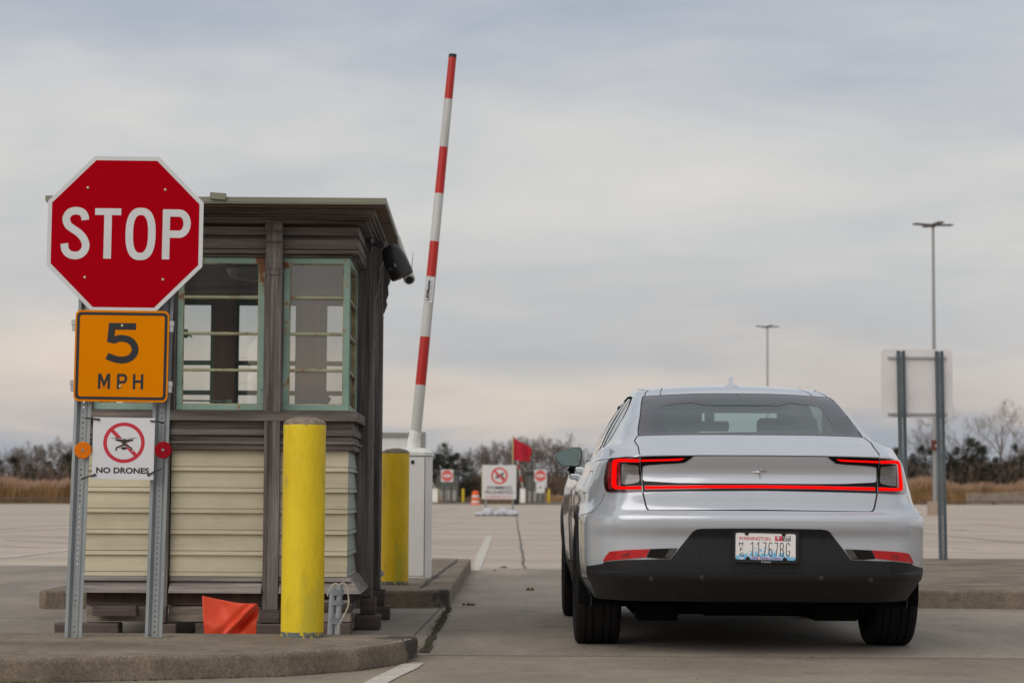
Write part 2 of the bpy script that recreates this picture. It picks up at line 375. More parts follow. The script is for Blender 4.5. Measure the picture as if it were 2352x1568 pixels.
# raised islands with rounded kerbs
def island(name, pts, h, r=.022):
    mb = MB(); mb.flat(pts, -.05, h)
    o = mb.build(name, M['kerb']); b = o.modifiers.new('bevel', 'BEVEL'); b.width = r; b.segments = 3; b.limit_method = 'ANGLE'; b.angle_limit = R(50)
    return tag(o, kind='structure')
def corner(cx, cy, r, a0, a1, n=7): return [(cx+r*math.cos(R(a0+(a1-a0)*i/n)), cy+r*math.sin(R(a0+(a1-a0)*i/n))) for i in range(n+1)]
island('traffic_island', [(-3.4, 8.95), (-2.19, 9.32), (-1.55, 9.53), (-.99, 9.78), (-.70, 10.1), (-.56, 10.42)] + corner(-.56, 10.93, .10, -30, 20, 4) + [(-.47, 11.06), (-3.4, 11.06)], .11)
island('traffic_island', [(-3.20, 15.22), (-.55, 15.66)] + corner(-.53, 15.79, .09, -70, 0, 4) + [(-.42, 23.1)] + corner(-.52, 23.15, .1, 0, 90, 4) + [(-3.2, 23.25)] + corner(-3.2, 15.3, .09, 180, 250, 4), .13)
strip('pavement_joint', at(965, 1378, 16.0).xy[:], at(1052, 1291, 22.9).xy[:], .03, .134, M['joint'], .012, 20)
island('traffic_island', corner(3.0, 16.1, .1, 180, 270, 4) + [(14, 16.0), (14, 24.2), (2.9, 24.2)], .138)
strip('pavement_joint', (3.0, 21.8), (13.9, 21.8), .03, .142, M['joint'], .006, 60)
# grit, dead leaves and weeds lying on the concrete
M['leaf'] = mat('dead_leaf', srgb(96, 78, 56), srgb(60, 52, 42), .9, scale=30)
M['weed'] = mat('weed_green', srgb(88, 86, 52), srgb(66, 58, 38), .9, scale=30)
rr = random.Random(11); mb = MB()
def chip(mb, x, y, z, s):
    a = rr.uniform(0, 6.28); h = s*rr.uniform(.2, .6)
    p = [(x+s*math.cos(a+k*2.09)*rr.uniform(.6, 1), y+s*math.sin(a+k*2.09)*rr.uniform(.6, 1), z) for k in range(3)] + [(x, y, z+h)]
    mb.add(p, [(0, 1, 3), (1, 2, 3), (2, 0, 3), (0, 2, 1)])
for i in range(900):
    x = rr.uniform(-3, 6); y = rr.uniform(8.6, 23); chip(mb, x, y, .009 if not (x < -.4 and (y < 11.05 or y > 15.6)) else .125, rr.choice([.002, .003, .003, .004, .006]))
for i in range(60):
    x = rr.uniform(-.7, 4.6); y = 11.085 + rr.gauss(0, .03); chip(mb, x, y, .009, rr.uniform(.003, .009))
tag(mb.build('grit', M['leaf']), 'dark grit scattered over the concrete slabs', 'grit', kind='stuff')
mb = MB(); a = Vector(ground(975, 1500)); b = Vector(ground(1031, 1397))
for i in range(420):
    p = a.lerp(b, rr.random()) + Vector((rr.gauss(0, .016), 0)); h = rr.uniform(.006, .025); t = rr.uniform(0, 6.28)
    d = Vector((math.cos(t), math.sin(t)))*.008
    mb.add([(p.x-d.x*.4, p.y-d.y*.4, .009), (p.x+d.x*.4, p.y+d.y*.4, .009), (p.x+d.x+rr.gauss(0, .01), p.y+d.y, .009+h)], [(0, 1, 2)])
for (px, py, s) in ((1155, 1305, .02), (1213, 1357, .025), (1135, 1312, .012), (2246, 1291, .02), (1075, 1392, .02)):
    x, y = ground(px, py)
    for k in range(9):
        q = (x+rr.gauss(0, s), y+rr.gauss(0, s)); mb.add([(q[0], q[1], .008), (q[0]+s, q[1]+.01, .008), (q[0]+s*.5, q[1]+.02, .008+s)], [(0, 1, 2)])
tag(mb.build('weeds', M['weed']), 'low dry weeds growing in the slab joint', 'weeds', kind='stuff')

# exposed pale stones and chips along the worn top edge of the near kerb, and dirt gathered at its foot
M['stone'] = mat('exposed_stone', srgb(196, 184, 166), srgb(150, 138, 122), .9, scale=40)
edge = [(-3.4, 8.95), (-2.19, 9.32), (-1.55, 9.53), (-.99, 9.78), (-.70, 10.1), (-.56, 10.42), (-.47, 10.75)]
rr = random.Random(77); mb = MB(); m2 = MB()
for (a, b) in zip(edge, edge[1:]):
    a = Vector(a); b = Vector(b); n = int((b-a).length*190); d = (b-a).normalized(); nn = Vector((-d.y, d.x))
    for i in range(n):
        p = a.lerp(b, rr.random()) + nn*(.006+abs(rr.gauss(0, .014))); chip(mb, p.x, p.y, .1085, rr.choice([.0025, .003, .004, .006]))
    for i in range(n*2):
        p = a.lerp(b, rr.random()) - nn*(.002+abs(rr.gauss(0, .012))); chip(m2, p.x, p.y, .0085, rr.choice([.002, .003, .004, .005, .008]))
tag(mb.build('kerb_chips', M['stone']), 'pale stone chips along the worn edge of the near kerb', 'stone chips', kind='stuff')
tag(m2.build('gutter_dirt', M['leaf']), 'dark dirt and leaf bits gathered at the foot of the near kerb', 'dirt', kind='stuff')
for (a, b, w) in (((10, 1228), (165, 1234), .10), ((0, 1204), (160, 1208), .08), ((0, 1184), (165, 1182), .12), ((0, 1252), (90, 1258), .06), ((2240, 1238), (2352, 1243), .08), ((2110, 1222), (2352, 1233), .05), ((995, 1220), (1100, 1215), .06), ((1215, 1236), (1280, 1232), .05), ((1215, 1200), (1280, 1204), .07)):
    strip('pavement_joint', g(*a), g(*b), w*.5, .0048, M['joint_soft'], w*.3, 60)
# ------------------------------------------------------------------ metal posts and signs at the front
M['galv'] = mat('galvanised_steel', srgb(172, 177, 178), srgb(140, 147, 150), .45, .55, scale=5, stretch=(1, 1, .3), spots=[(40, .62, srgb(188, 190, 188))], spot_soft=.1)
M['galv_dark'] = mat('weathered_steel', srgb(118, 126, 130), srgb(90, 98, 103), .5, .5, scale=5, stretch=(1, 1, .3))
M['alu'] = mat('sign_aluminium', srgb(192, 192, 190), srgb(178, 178, 178), .45, .3, scale=3)
M['sred'] = mat('sign_red_sheeting', (.42, .0, .007), (.44, .0, .008), .7, scale=3, spec=.03)
M['swhite'] = mat('sign_white_sheeting', srgb(218, 219, 220), srgb(208, 210, 211), .4, scale=8)
M['sorange'] = mat('sign_orange_sheeting', (.82, .25, .0), (.78, .235, .0), .7, scale=3, spec=.03)
M['sblack'] = mat('sign_black_ink', srgb(36, 36, 40), srgb(32, 32, 36), .6, scale=8)
M['coro'] = mat('sign_white_board', srgb(226, 226, 228), srgb(218, 218, 222), .5, scale=3)
M['ink_red'] = mat('printed_red', srgb(206, 38, 60), srgb(198, 34, 56), .5, scale=8)
M['bolt'] = mat('bolt_cream', srgb(214, 208, 180), srgb(186, 178, 150), .4, .3, scale=60)
M['ztie'] = mat('black_nylon', srgb(26, 26, 28), rough=.45)
def post_web(mb, x, y, z0, z1, w=.03, th=.003, step=.0254, r=.0048, y_off=0):
    n = int((z1-z0)/step); z = z0
    for k in range(n):
        zc = z + step/2; o = []; i = []
        for a in range(8):
            t = math.pi/4*a; ox = math.copysign(w/2, math.cos(t)) if abs(math.cos(t)) > .3 else 0; oz = math.copysign(step/2, math.sin(t)) if abs(math.sin(t)) > .3 else 0
            o.append((x+ox, zc+oz)); i.append((x+r*math.cos(t), zc+r*math.sin(t)))
        for yy in (y, y+th):
            vs = [(p[0], yy, p[1]) for p in o] + [(p[0], yy, p[1]) for p in i]
            mb.add(vs, [(a, (a+1) % 8, 8+(a+1) % 8, 8+a) for a in range(8)])
        mb.add([(p[0], y, p[1]) for p in i] + [(p[0], y+th, p[1]) for p in i], [(a, (a+1) % 8, 8+(a+1) % 8, 8+a) for a in range(8)])
        z += step
    return z
def u_post(name, loc, z1, label, group=None, lean=0.0, mname='galv', flip=1, z0=0.0):
    """hat-section post; the open side faces the camera; slanted sides and two flanges"""
    t = thing(name, label, 'post', loc, 0, group); t.rotation_euler = (0, lean, 0)
    mb = MB(); post_web(mb, 0, .024*flip, z0, z1)
    zt = z0 + int((z1-z0)/.0254)*.0254
    mb.build('perforated_web', M[mname], t)
    mb = MB()
    for s in (-1, 1):
        pts = [(s*.042, 0), (s*.027, 0), (s*.0155, .024*flip), (s*.0150, .0275*flip), (s*.0285, .0035*flip), (s*.042, .0035*flip)]
        mb.flat(pts, z0, zt)
    mb.build('flange', M[mname], t, bevel=.0008)
    return t
LEAN = R(1.4)
pl = u_post('sign_post', (-2.118, 10.62, .10), 2.22, 'tall galvanised perforated steel post, the left one of the pair under the red octagon', 'posts carrying the stop sign', LEAN*.9)
pr = u_post('sign_post', (-1.735, 10.66, .10), 2.22, 'tall galvanised perforated steel post, the right one of the pair, carrying the red reflector', 'posts carrying the stop sign', LEAN*.7)
mb = MB(); rr = random.Random(3)
for (x, y) in ((-2.118, 10.62), (-1.735, 10.66)):
    for i in range(26): chip(mb, x+rr.gauss(0, .035), y+rr.gauss(-.01, .02), .112, rr.uniform(.006, .018))
tag(mb.build('post_grout', M['kerb']), 'crumbled grout around the sign post feet', 'grout', kind='stuff')
PX = 1/1849.0     # metres per unit in the zoomed views the outlines below were measured in
def bolt(name, parent, x, z, y=-.006, r=.0095, m=None):
    mb = MB(); mb.lathe([(r, y+.004), (r, y+.002), (r*.72, y+.0015), (r*.62, y-.003), (r*.3, y-.0045)], (x, 0, z), 'y', 12)
    return mb.build(name, m or M['bolt'], parent, smooth=30)
# stop sign
S = thing('stop_sign', 'large red octagonal stop sign with white border, bolted high on the twin steel posts', 'stop sign', at(287.5, 537, 10.585)); S.rotation_euler = (0, R(.35), 0)
def octa(r): return [(r/math.cos(math.pi/8)*math.cos(math.pi/8+k*math.pi/4), r/math.cos(math.pi/8)*math.sin(math.pi/8+k*math.pi/4)) for k in range(8)]
MB().poly(octa(.381), -.0015, .0015).build('sign_plate', M['swhite'], S, bevel=.0006)
MB().poly(octa(.379), .0018, .003).build('sign_back', M['alu'], S)
MB().poly(octa(.3605), -.0026, -.0019).build('red_field', M['sred'], S)
def zs(p): return ((p[0]-787)*PX, (757-p[1])*PX)
w = 69*PX; lt = MB()
Sp = spl([(424, 637), (418, 600), (392, 566), (340, 553), (286, 567), (256, 607), (254, 645), (274, 688), (320, 722), (372, 758), (414, 806), (434, 864), (420, 916), (384, 950), (336, 960), (284, 946), (250, 908), (240, 852)], 6)
lt.ribbon([zs(p) for p in Sp], w, -.0032)
lt2 = MB(); lt2.ribbon([zs((630, 528)), zs((630, 985))], w, -.0032)
lt2.add([(*[zs(p)[0]], -.0034, zs(p)[1]) for p in ((512, 528), (748, 528), (748, 589), (512, 589))], [(0, 1, 2, 3)])
def supe(cx, cy, rx, ry, e, n=48):
    return [(cx+rx*math.copysign(abs(math.cos(2*math.pi*k/n))**e, math.cos(2*math.pi*k/n)), cy+ry*math.copysign(abs(math.sin(2*math.pi*k/n))**e, math.sin(2*math.pi*k/n))) for k in range(n)]
lt3 = MB(); oo = [zs(p) for p in supe(927, 757, 136, 238, .80)]; oi = [zs(p) for p in supe(927, 757, 68, 172, .80)]
lt3.add([(x, -.0032, z) for x, z in oo] + [(x, -.0032, z) for x, z in oi], [(k, (k+1) % 48, 48+(k+1) % 48, 48+k) for k in range(48)])
lt4 = MB(); lt4.ribbon([zs(p) for p in [(1160, 564), (1275, 564)] + [(1275+71*math.sin(R(a)), 660-96*math.cos(R(a))) for a in range(10, 180, 10)] + [(1275, 756), (1160, 756)]], 66*PX, -.0034)
lt4.ribbon([zs((1158, 531)), zs((1158, 985))], 67*PX, -.0032)
for l in (lt, lt2, lt3, lt4):
    l.build('letter', M['swhite'], S)
for p in ((441, 342), (1142, 352), (433, 1157), (1139, 1168)): bolt('bolt', S, *zs(p), y=-.003)
# 5 MPH plate
S = thing('speed_sign', 'orange square speed advisory sign reading 5 MPH below the stop octagon', 'speed sign', at(279, 817.5, 10.575)); S.rotation_euler = (0, R(.45), 0)
MB().poly(rrect(-.2285, .2285, -.2225, .2225, .028), -.0015, .0015).build('sign_plate', M['sorange'], S)
MB().poly(rrect(-.227, .227, -.221, .221, .028), .0018, .003).build('sign_back', M['alu'], S)
ro = rrect(-.2205, .2205, -.2125, .2125, .021, 6); ri = rrect(-.2065, .2065, -.1985, .1985, .012, 6); n = len(ro)
mb = MB(); mb.add([(x, -.0022, z) for x, z in ro] + [(x, -.0022, z) for x, z in ri], [(k, (k+1) % n, n+(k+1) % n, n+k) for k in range(n)]); mb.build('border', M['sblack'], S)
def zm(p): return ((p[0]-748)*PX, (500-p[1])*PX)
mb = MB(); mb.add([(zm(p)[0], -.0022, zm(p)[1]) for p in ((628, 202), (873, 202), (873, 263), (686, 263), (681, 326), (674, 388), (616, 375))], [tuple(range(7))])
mb.ribbon([zm(p) for p in spl([(668, 362), (712, 344), (760, 341), (812, 354), (852, 388), (870, 438), (856, 486), (818, 520), (766, 535), (712, 532), (660, 518), (618, 500)], 5)], 62*PX, -.0024)
mb.build('numeral', M['sblack'], S)
for pts in ([[(555, 797), (555, 660)], [(641, 797), (641, 660)], [(560, 664), (598, 760), (636, 664)]], [[(725, 797), (725, 660)], [(725, 671), (772, 671)] + [(772+22*math.sin(R(a)), 703-32*math.cos(R(a))) for a in range(20, 180, 20)] + [(772, 735), (725, 735)]],
            [[(868, 797), (868, 660)], [(939, 797), (939, 660)], [(868, 727), (939, 727)]]):
    mb = MB()
    for k, q in enumerate(pts): mb.ribbon([zm(p) for p in q], 23*PX, -.0022-.0002*k)
    mb.build('letter', M['sblack'], S)
bolt('bolt', S, *zm((748, 226)), y=-.003); bolt('bolt', S, *zm((743, 773)), y=-.003)
# the square-tube brackets that stick out behind the orange plate
for zz in (.155, -.14):
    mb = MB()
    for s in (-1, 1):
        mb.box(s*.236-.013, s*.236+.013, .004, .03, zz-.006, zz+.020); mb.box(s*.236-.010, s*.236+.010, .006, .034, zz-.034, zz-.0065)
    mb.box(-.224, .224, .006, .030, zz-.004, zz+.018)
    o = mb.build('bracket', M['alu'], S, bevel=.001)
# drone sign
S = thing('drone_sign', 'small white NO DRONES sign tied between the steel posts', 'drone sign', at(283.5, 1029.5, 10.60)); S.rotation_euler = (0, R(.6), 0)
MB().box(-.1500, .1500, -.002, .002, -.150, .150).build('sign_board', M['coro'], S)
def zd(p): return ((p[0]-777)*PX, (1330-p[1])*PX)
c = zd((781, 1278)); mb = MB(); o1 = arc(c[0], c[1], 187*PX, 182*PX, 0, 360, 64)[:-1]; i1 = arc(c[0], c[1], 154*PX, 150*PX, 0, 360, 64)[:-1]
mb.add([(x, -.0026, z) for x, z in o1] + [(x, -.0026, z) for x, z in i1], [(k, (k+1) % 64, 64+(k+1) % 64, 64+k) for k in range(64)])
mb.build('prohibition_ring', M['ink_red'], S)
mb = MB(); mb.ribbon([zd((668, 1165)), zd((893, 1393))], 33*PX, -.0029); mb.build('prohibition_bar', M['ink_red'], S)
M['ink_dark'] = mat('printed_dark', srgb(58, 46, 40), srgb(50, 40, 36), .5, scale=8)
def drone(y, grow, name, m):
    mb = MB(); e = grow
    def pl_(pts, dy=0): 
        q = [zd(p) for p in pts]; mb.add([(x, y-dy, z) for x, z in q], [tuple(range(len(q)))])
    q = [(703, 1246), (720, 1244), (774, 1249), (778, 1242), (792, 1242), (796, 1249), (848, 1244), (864, 1246), (862, 1260), (846, 1263), (810, 1274), (800, 1292), (820, 1300), (858, 1322), (858, 1350), (846, 1350), (845, 1330), (808, 1312), (786, 1306), (764, 1312), (720, 1330), (719, 1350), (706, 1350), (707, 1322), (750, 1300), (768, 1292), (760, 1274), (722, 1263), (705, 1260)]
    if e:
        cx_, cy_ = 783, 1292
        q = [(p[0]+math.copysign(e, p[0]-cx_), p[1]+math.copysign(e, p[1]-cy_)) for p in q]
    pl_(q)
    if not e:
        pl_([(648, 1239), (712, 1234), (768, 1238), (712, 1241)], .0002); pl_([(800, 1240), (852, 1235), (918, 1232), (852, 1240)], .0002)
        pl_([(752, 1325), (766, 1317), (800, 1317), (812, 1325), (796, 1340), (770, 1340)], .0004)
    mb.build(name, m, S)
drone(-.0032, 5, 'icon_outline', M['coro']); drone(-.0036, 0, 'drone_icon', M['ink_dark'])
text_mesh('lettering', 'NO DRONES', M['sblack'], S, width=474*PX, height=53*PX, loc=(zd((776, 1527))[0], -.003, zd((776, 1527))[1]), bold=.03)
for a, b in (((424, 1063), (548, 1073)), ((1014, 1078), (1130, 1094)), ((1128, 1505), (1010, 1562)), ((410, 1612), (530, 1570))):
    pa, pb = zd(a), zd(b); mb = MB()
    mb.tube([(pa[0], -.006, pa[1]), ((pa[0]+pb[0])/2, -.011, (pa[1]+pb[1])/2+.002), (pb[0], -.004, pb[1])], .0042, 6)
    k = pb; mb.box(k[0]-.005, k[0]+.005, -.010, -.002, k[1]-.005, k[1]+.005); mb.build('cable_tie', M['ztie'], S)
# round reflectors
M['ref_o'] = mat('reflector_orange', (.80, .20, .003), (.72, .16, .003), .5, spec=.15, scale=40); M['ref_r'] = mat('reflector_red', (.34, .002, .01), (.28, .001, .01), .5, spec=.12, scale=40)
for (px, py, m, lab) in ((190.5, 1033.5, 'ref_o', 'round orange reflector on the left sign post'), (374.5, 1033, 'ref_r', 'round red reflector on the right sign post')):
    p = at(px, py, 10.59); t = thing('reflector', lab, 'reflector', p, group='round reflectors on the posts')
    MB().lathe([(.0405, .006), (.0415, .003), (.0415, -.001), (.039, -.0035)], axis='y', n=40).build('lens', M[m], t, smooth=30)
    mb = MB(); r = random.Random(2)
    mb.lathe([(.0075, -.0035), (.0065, -.006)], axis='y', n=8); mb.lathe([(.004, -.006), (.0035, -.0085)], axis='y', n=6); mb.build('screw', M['galv'], t)
# ------------------------------------------------------------------ bollards
def bollard_mat(name, c1, c2, seed):
    return mat(name, c1, c2, .5, scale=7, stretch=(1, 1, .35), lo=.42, hi=.62, spots=[(5, .55, srgb(206, 188, 46)), (9, .62, srgb(174, 166, 68)), (34, .70, srgb(132, 128, 98))], spot_soft=.07, fine=[(60, (1, 1, .4), .05)], spot_stretch=(1, 1, .28), bump=.25, bscale=30, bdist=.003)
M['bol1'] = bollard_mat('bollard_yellow_bright', srgb(238, 208, 24), srgb(226, 190, 20), 1)
M['bol2'] = bollard_mat('bollard_yellow_dull', srgb(242, 200, 10), srgb(222, 180, 12), 2)
M['capc'] = mat('rough_concrete_cap', srgb(158, 144, 128), srgb(118, 106, 92), .95, scale=30, spots=[(40, .62, srgb(196, 174, 60))], spot_soft=.05, bump=1, bscale=90, bdist=.008)
M['bare'] = mat('bare_steel_foot', srgb(112, 118, 118), srgb(92, 96, 96), .6, scale=30, spots=[(22, .54, srgb(214, 190, 30))], spot_soft=.03)
def bollard(loc, h, r, m, lab, grp):
    t = thing('bollard', lab, 'bollard', loc, 0, grp)
    MB().lathe([(r, .028), (r*1.004, .05), (r, .3), (r*.998, h-.03), (r*1.006, h-.012), (r, h)], n=64).build('painted_pipe', m, t, smooth=30)
    mb = MB(); r2 = random.Random(int(h*1000)); prof = [(r*.985, h-.002), (r*.97, h+.012), (r*.80, h+.026), (r*.45, h+.036), (r*.12, h+.038)]
    mb.lathe(prof, n=40)
    mb.v = [(x+r2.gauss(0, .0016), y+r2.gauss(0, .0016), z+r2.gauss(0, .0022)) for x, y, z in mb.v]
    mb.build('concrete_cap', M['capc'], t, smooth=50)
    mb = MB(); mb.lathe([(r*1.0, -.01), (r*1.0, .0279)], n=48); mb.build('bare_foot', M['bare'], t, smooth=30)
    return t
bollard((-1.027, 10.82, .11), 1.045, .1055, M['bol1'], 'big bright yellow bollard in front of the booth, paint streaked', 'yellow bollards beside the booth')
bollard((-.878, 16.55, .13), .99, .105, M['bol2'], 'duller yellow bollard behind the booth, next to the white gate cabinet', 'yellow bollards beside the booth')
mb = MB(); rr = random.Random(5)      # dripped paint at the first bollard's foot
for i in range(26):
    a = rr.uniform(3.3, 6.1); q = .108+abs(rr.gauss(0, .05)); s = rr.uniform(.002, .008); x = -1.027+q*math.cos(a); y = 10.82+q*math.sin(a)
    mb.add([(x+s*math.cos(k), y+s*math.sin(k), .1105) for k in range(6)], [tuple(range(6))])
tag(mb.build('paint_drips', M['bol1']), 'yellow paint drips around the foot of the near bollard', 'paint drips', kind='stuff')
# ------------------------------------------------------------------ barrier gate
M['gate_w'] = mat('gate_white_enamel', srgb(236, 235, 231), srgb(226, 225, 221), .35, scale=2, spots=[(14, .72, srgb(170, 170, 168))], spot_soft=.06)
M['arm_w'] = mat('arm_white', srgb(206, 206, 203), srgb(184, 182, 176), .4, scale=10, stretch=(1, 1, .15), spots=[(6, .62, srgb(150, 146, 136))], spot_soft=.1)
M['arm_r'] = mat('arm_red', srgb(196, 40, 28), srgb(182, 34, 26), .4, scale=12, stretch=(1, 1, .3), spots=[(30, .72, srgb(204, 190, 184))], spot_soft=.05)
M['seam'] = mat('dark_seam', srgb(38, 38, 38), rough=.6)
G = thing('barrier_gate', 'white gate cabinet with raised red and white striped arm behind the dull yellow bollard', 'barrier gate', (-.85, 17.8, .13))
def gx(px, y=17.8): return (at(px, 1200, y).x) + .85
gh = at(950, 1046, 17.8).z - .13; gt = at(950, 1028, 17.8).z - .13
x1 = gx(990)-.004; x0 = x1-.38
mb = MB(); mb.flat([(x0, 0), (x1-.045, 0), (x1, .045), (x1, .36), (x0, .36)], 0, gh-.004); mb.build('cabinet', M['gate_w'], G, bevel=.004, seg=2)
mb = MB(); mb.flat([(x0+.01, -.006), (x1-.052, -.006), (x1-.052, -.0005), (x0+.01, -.0005)], .02, gh-.02)
d = mb.build('door', M['gate_w'], G, bevel=.002)
MB().box(x1-.051, x1-.047, -.003, .0015, .01, gh-.01).build('door_gap', M['seam'], G)
lk = MB().box(gx(944)-.004, gx(950.5), -.011, -.0065, gh-.066, gh-.038); lk.build('lock', M['seam'], d)
mb = MB(); mb.flat([(x0-.012, -.012), (x1-.048, -.012), (x1+.012, .046), (x1+.012, .372), (x0-.012, .372)], gh, gh+.026)
mb.add([(x0-.012, -.012, gh+.026), (x1-.048, -.012, gh+.026), (x1+.012, .046, gh+.026), (x1+.012, .372, gh+.026), (x0-.012, .372, gh+.026),
        (x0+.03, .04, gt), (x1-.06, .04, gt), (x1-.052, .06, gt), (x1-.052, .33, gt), (x0+.03, .33, gt)],
       [(0, 1, 6, 5), (1, 2, 7, 6), (2, 3, 8, 7), (3, 4, 9, 8), (4, 0, 5, 9), (5, 6, 7, 8, 9)])
mb.build('lid', M['gate_w'], G, bevel=.002)
# arm, from its socket to the tip
YA = 17.98
def ap(px, py): p = at(px, py, YA); return Vector((p.x+.85, YA-17.8, p.z-.13))
arm = [(955, 995, 13.4), (966, 883, 12.9), (971, 775, 12.0), (978, 698, 10.9), (985.5, 638, 10.9), (991.5, 557, 10.4), (1005.5, 447, 10.2), (1016.5, 340, 9.9), (1028, 229, 9.7), (1038.5, 133, 9.4), (1040, 125, 9.4)]
a0 = ap(955, 995); a1 = ap(1040, 125); ax = (a1-a0); L = ax.length; axn = ax.normalized()
def aon(py): t = (995-py)/(995-125); return a0 + ax*t
def arad(py): return (12.6-(995-py)/870*3.4)/277.8
def seg(name, pa, pb, m, par): 
    n = 6; pts = [aon(pa+(pb-pa)*k/n) for k in range(n+1)]; mb = MB(); mb.tube(pts, [arad(pa+(pb-pa)*k/n) for k in range(n+1)], 20); return mb.build(name, m, par, smooth=40)
armo = seg('arm', 995, 885, M['arm_w'], G)
for (pa, pb, c) in ((885, 775, 'r'), (775, 638, 'w'), (638, 557, 'r'), (557, 447, 'w'), (447, 340, 'r'), (340, 229, 'w'), (229, 133, 'r')):
    seg('red_band' if c == 'r' else 'white_band', pa, pb, M['arm_r' if c == 'r' else 'arm_w'], armo)
seg('end_cap', 133, 125, M['seam'], armo)
s0, s1 = aon(698), aon(641); mb = MB(); sw = .030; ctr = (s0+s1)/2
side = Vector((axn.z, 0, -axn.x)); off = Vector((0, -.040, 0))
mb.add([s0-side*sw+off, s0+side*sw+off, s1+side*sw+off, s1-side*sw+off, s0-side*sw+off*.5, s0+side*sw+off*.5, s1+side*sw+off*.5, s1-side*sw+off*.5], [(0, 1, 2, 3), (0, 4, 5, 1), (1, 5, 6, 2), (2, 6, 7, 3), (3, 7, 4, 0)])
st = mb.build('sticker', M['coro'], armo)
ang = math.atan2(axn.x, axn.z)
tp = ctr+off*1.03-side*.012
text_mesh('sticker_text', 'LiftMaster', M['sblack'], st, width=.175, height=.030, loc=tp, bold=.03, rot=(R(90), -(R(90)-ang), 0))
text_mesh('sticker_small_text', 'AUTOMATIC BARRIER GATE', mat('small_ink', srgb(120, 120, 122)), st, width=.17, height=.010, loc=ctr+off*1.03+side*.016, rot=(R(90), -(R(90)-ang), 0))
mb = MB(); b0 = ap(947, 1032); mb.tube([b0, ap(951, 1006), aon(990)], [.049, .049, .047], 20); mb.build('arm_socket', M['gate_w'], G, smooth=40)
# ------------------------------------------------------------------ orange plastic sheet
M['orange'] = mat('orange_plastic', (.95, .11, .045), (.86, .08, .03), .42, scale=3, spec=.35, spots=[(14, .60, (.62, .05, .025)), (50, .70, (.45, .06, .035))], spot_soft=.12)
T = thing('plastic_sheet', 'crumpled bright orange plastic sheet slumped behind the kerb under the booth', 'plastic sheet', (-1.50, 11.5, 0))
cs = {}
NX, NZ = 34, 22
c00, c10, c11, c01 = at(471, 1462, 11.5), at(588, 1462, 11.5), at(594, 1384, 11.5), at(465, 1367, 11.5)
def sheetp(u, v, back=0):
    b = Vector(c00).lerp(c10, u); t = Vector(c01).lerp(c11, u); p = b.lerp(t, v)
    p.z -= .012*math.sin(math.pi*u)*v
    # one raised fold from the lower middle to the top right corner, and a soft dent right of it
    d = (v - (-.15 + 1.15*(u-.28)/.72)); f = .055*math.exp(-(d/.10)**2) - .045*math.exp(-((d+.22)/.13)**2) + .03*math.exp(-((d-.35)/.3)**2)
    f += .018*math.sin(u*7+v*3) + .02*(1-u)*(1-v)
    p.y += -f*(.3+.7*min(1, v*3)) + back
    return p - Vector(T.location)
mb = MB()
for j in range(NZ+1):
    for i in range(NX+1): mb.v.append(tuple(sheetp(i/NX, j/NZ)))
for j in range(NZ):
    for i in range(NX): a = j*(NX+1)+i; mb.f.append((a, a+1, a+NX+2, a+NX+1))
o = mb.build('sheet_front', M['orange'], T, smooth=60, noft=True)
sm = o.modifiers.new('thick', 'SOLIDIFY'); sm.thickness = .004
mb = MB()
for j in range(7):
    for i in range(9):
        p0 = sheetp(1, j/6*.98); q = Vector(p0)+Vector((-.02-.06*(i/8), .015+.10*i/8, -.02*i/8)); mb.v.append(tuple(q))
for j in range(6):
    for i in range(8): a = j*9+i; mb.f.append((a, a+1, a+10, a+9))
o = mb.build('sheet_back', M['orange'], T, smooth=60); sm = o.modifiers.new('thick', 'SOLIDIFY'); sm.thickness = .004
# ------------------------------------------------------------------ taped conduit bundle
M['pvc'] = mat('grey_pvc', srgb(176, 180, 186), srgb(160, 164, 170), .45, scale=20); M['tape'] = mat('grey_tape', srgb(150, 158, 164), srgb(132, 140, 146), .5, scale=30, bump=.4, bscale=60)
M['wire'] = mat('cream_wire', srgb(208, 202, 184), rough=.5)
T = thing('conduit_bundle', 'two grey plastic pipes taped together beside the bright yellow bollard', 'pipe bundle', (-.934, 11.42, 0))
def cb(px, py, dy=0): return at(px, py, 11.42+dy) - Vector(T.location)
for (xa, ya, xb) in ((757.5, 1470, 764), (774, 1470, 781)):
    top = 1349 if xa < 760 else 1341
    MB().tube([cb(xa-.5, 1475), cb(xb, top)], .0155, 16).build('pipe', M['pvc'], T, smooth=40)
def tape(y0, y1, x0=0.0):
    mb = MB(); rr_ = random.Random(int(y0)); rows = []
    for k in range(5):
        py = y0+(y1-y0)*k/4; c = cb(769.0+(1440-py)*.062+x0, py); ring = []
        for a in range(20):
            t = 2*math.pi*a/20; ring.append((c.x+.0375*math.copysign(abs(math.cos(t))**.7, math.cos(t))+rr_.gauss(0, .0008), c.y+.0185*math.sin(t)+rr_.gauss(0, .0006), c.z+rr_.gauss(0, .0008)))
        rows.append(ring)
    b = len(mb.v)
    for r_ in rows: mb.v += r_
    for k in range(4):
        for a in range(20): mb.f.append((b+k*20+a, b+k*20+(a+1) % 20, b+(k+1)*20+(a+1) % 20, b+(k+1)*20+a))
    mb.build('tape_wrap', M['tape'], T, smooth=60)
tape(1353, 1366, -1); tape(1377, 1389); tape(1418, 1432)
mb = MB(); mb.tube([cb(x, y, .01) for x, y in spl([(752, 1368), (757, 1352), (766, 1341), (774, 1340), (779, 1346)], 6)], .0042, 6); mb.build('wire', M['wire'], T, smooth=40)
mb = MB(); mb.tube([cb(x, y, -.025) for x, y in spl([(779, 1343), (789, 1338), (797, 1352), (801, 1378), (798, 1396), (786, 1420), (778, 1436), (777, 1462)], 6)], .0042, 6); mb.build('wire', M['wire'], T, smooth=40)
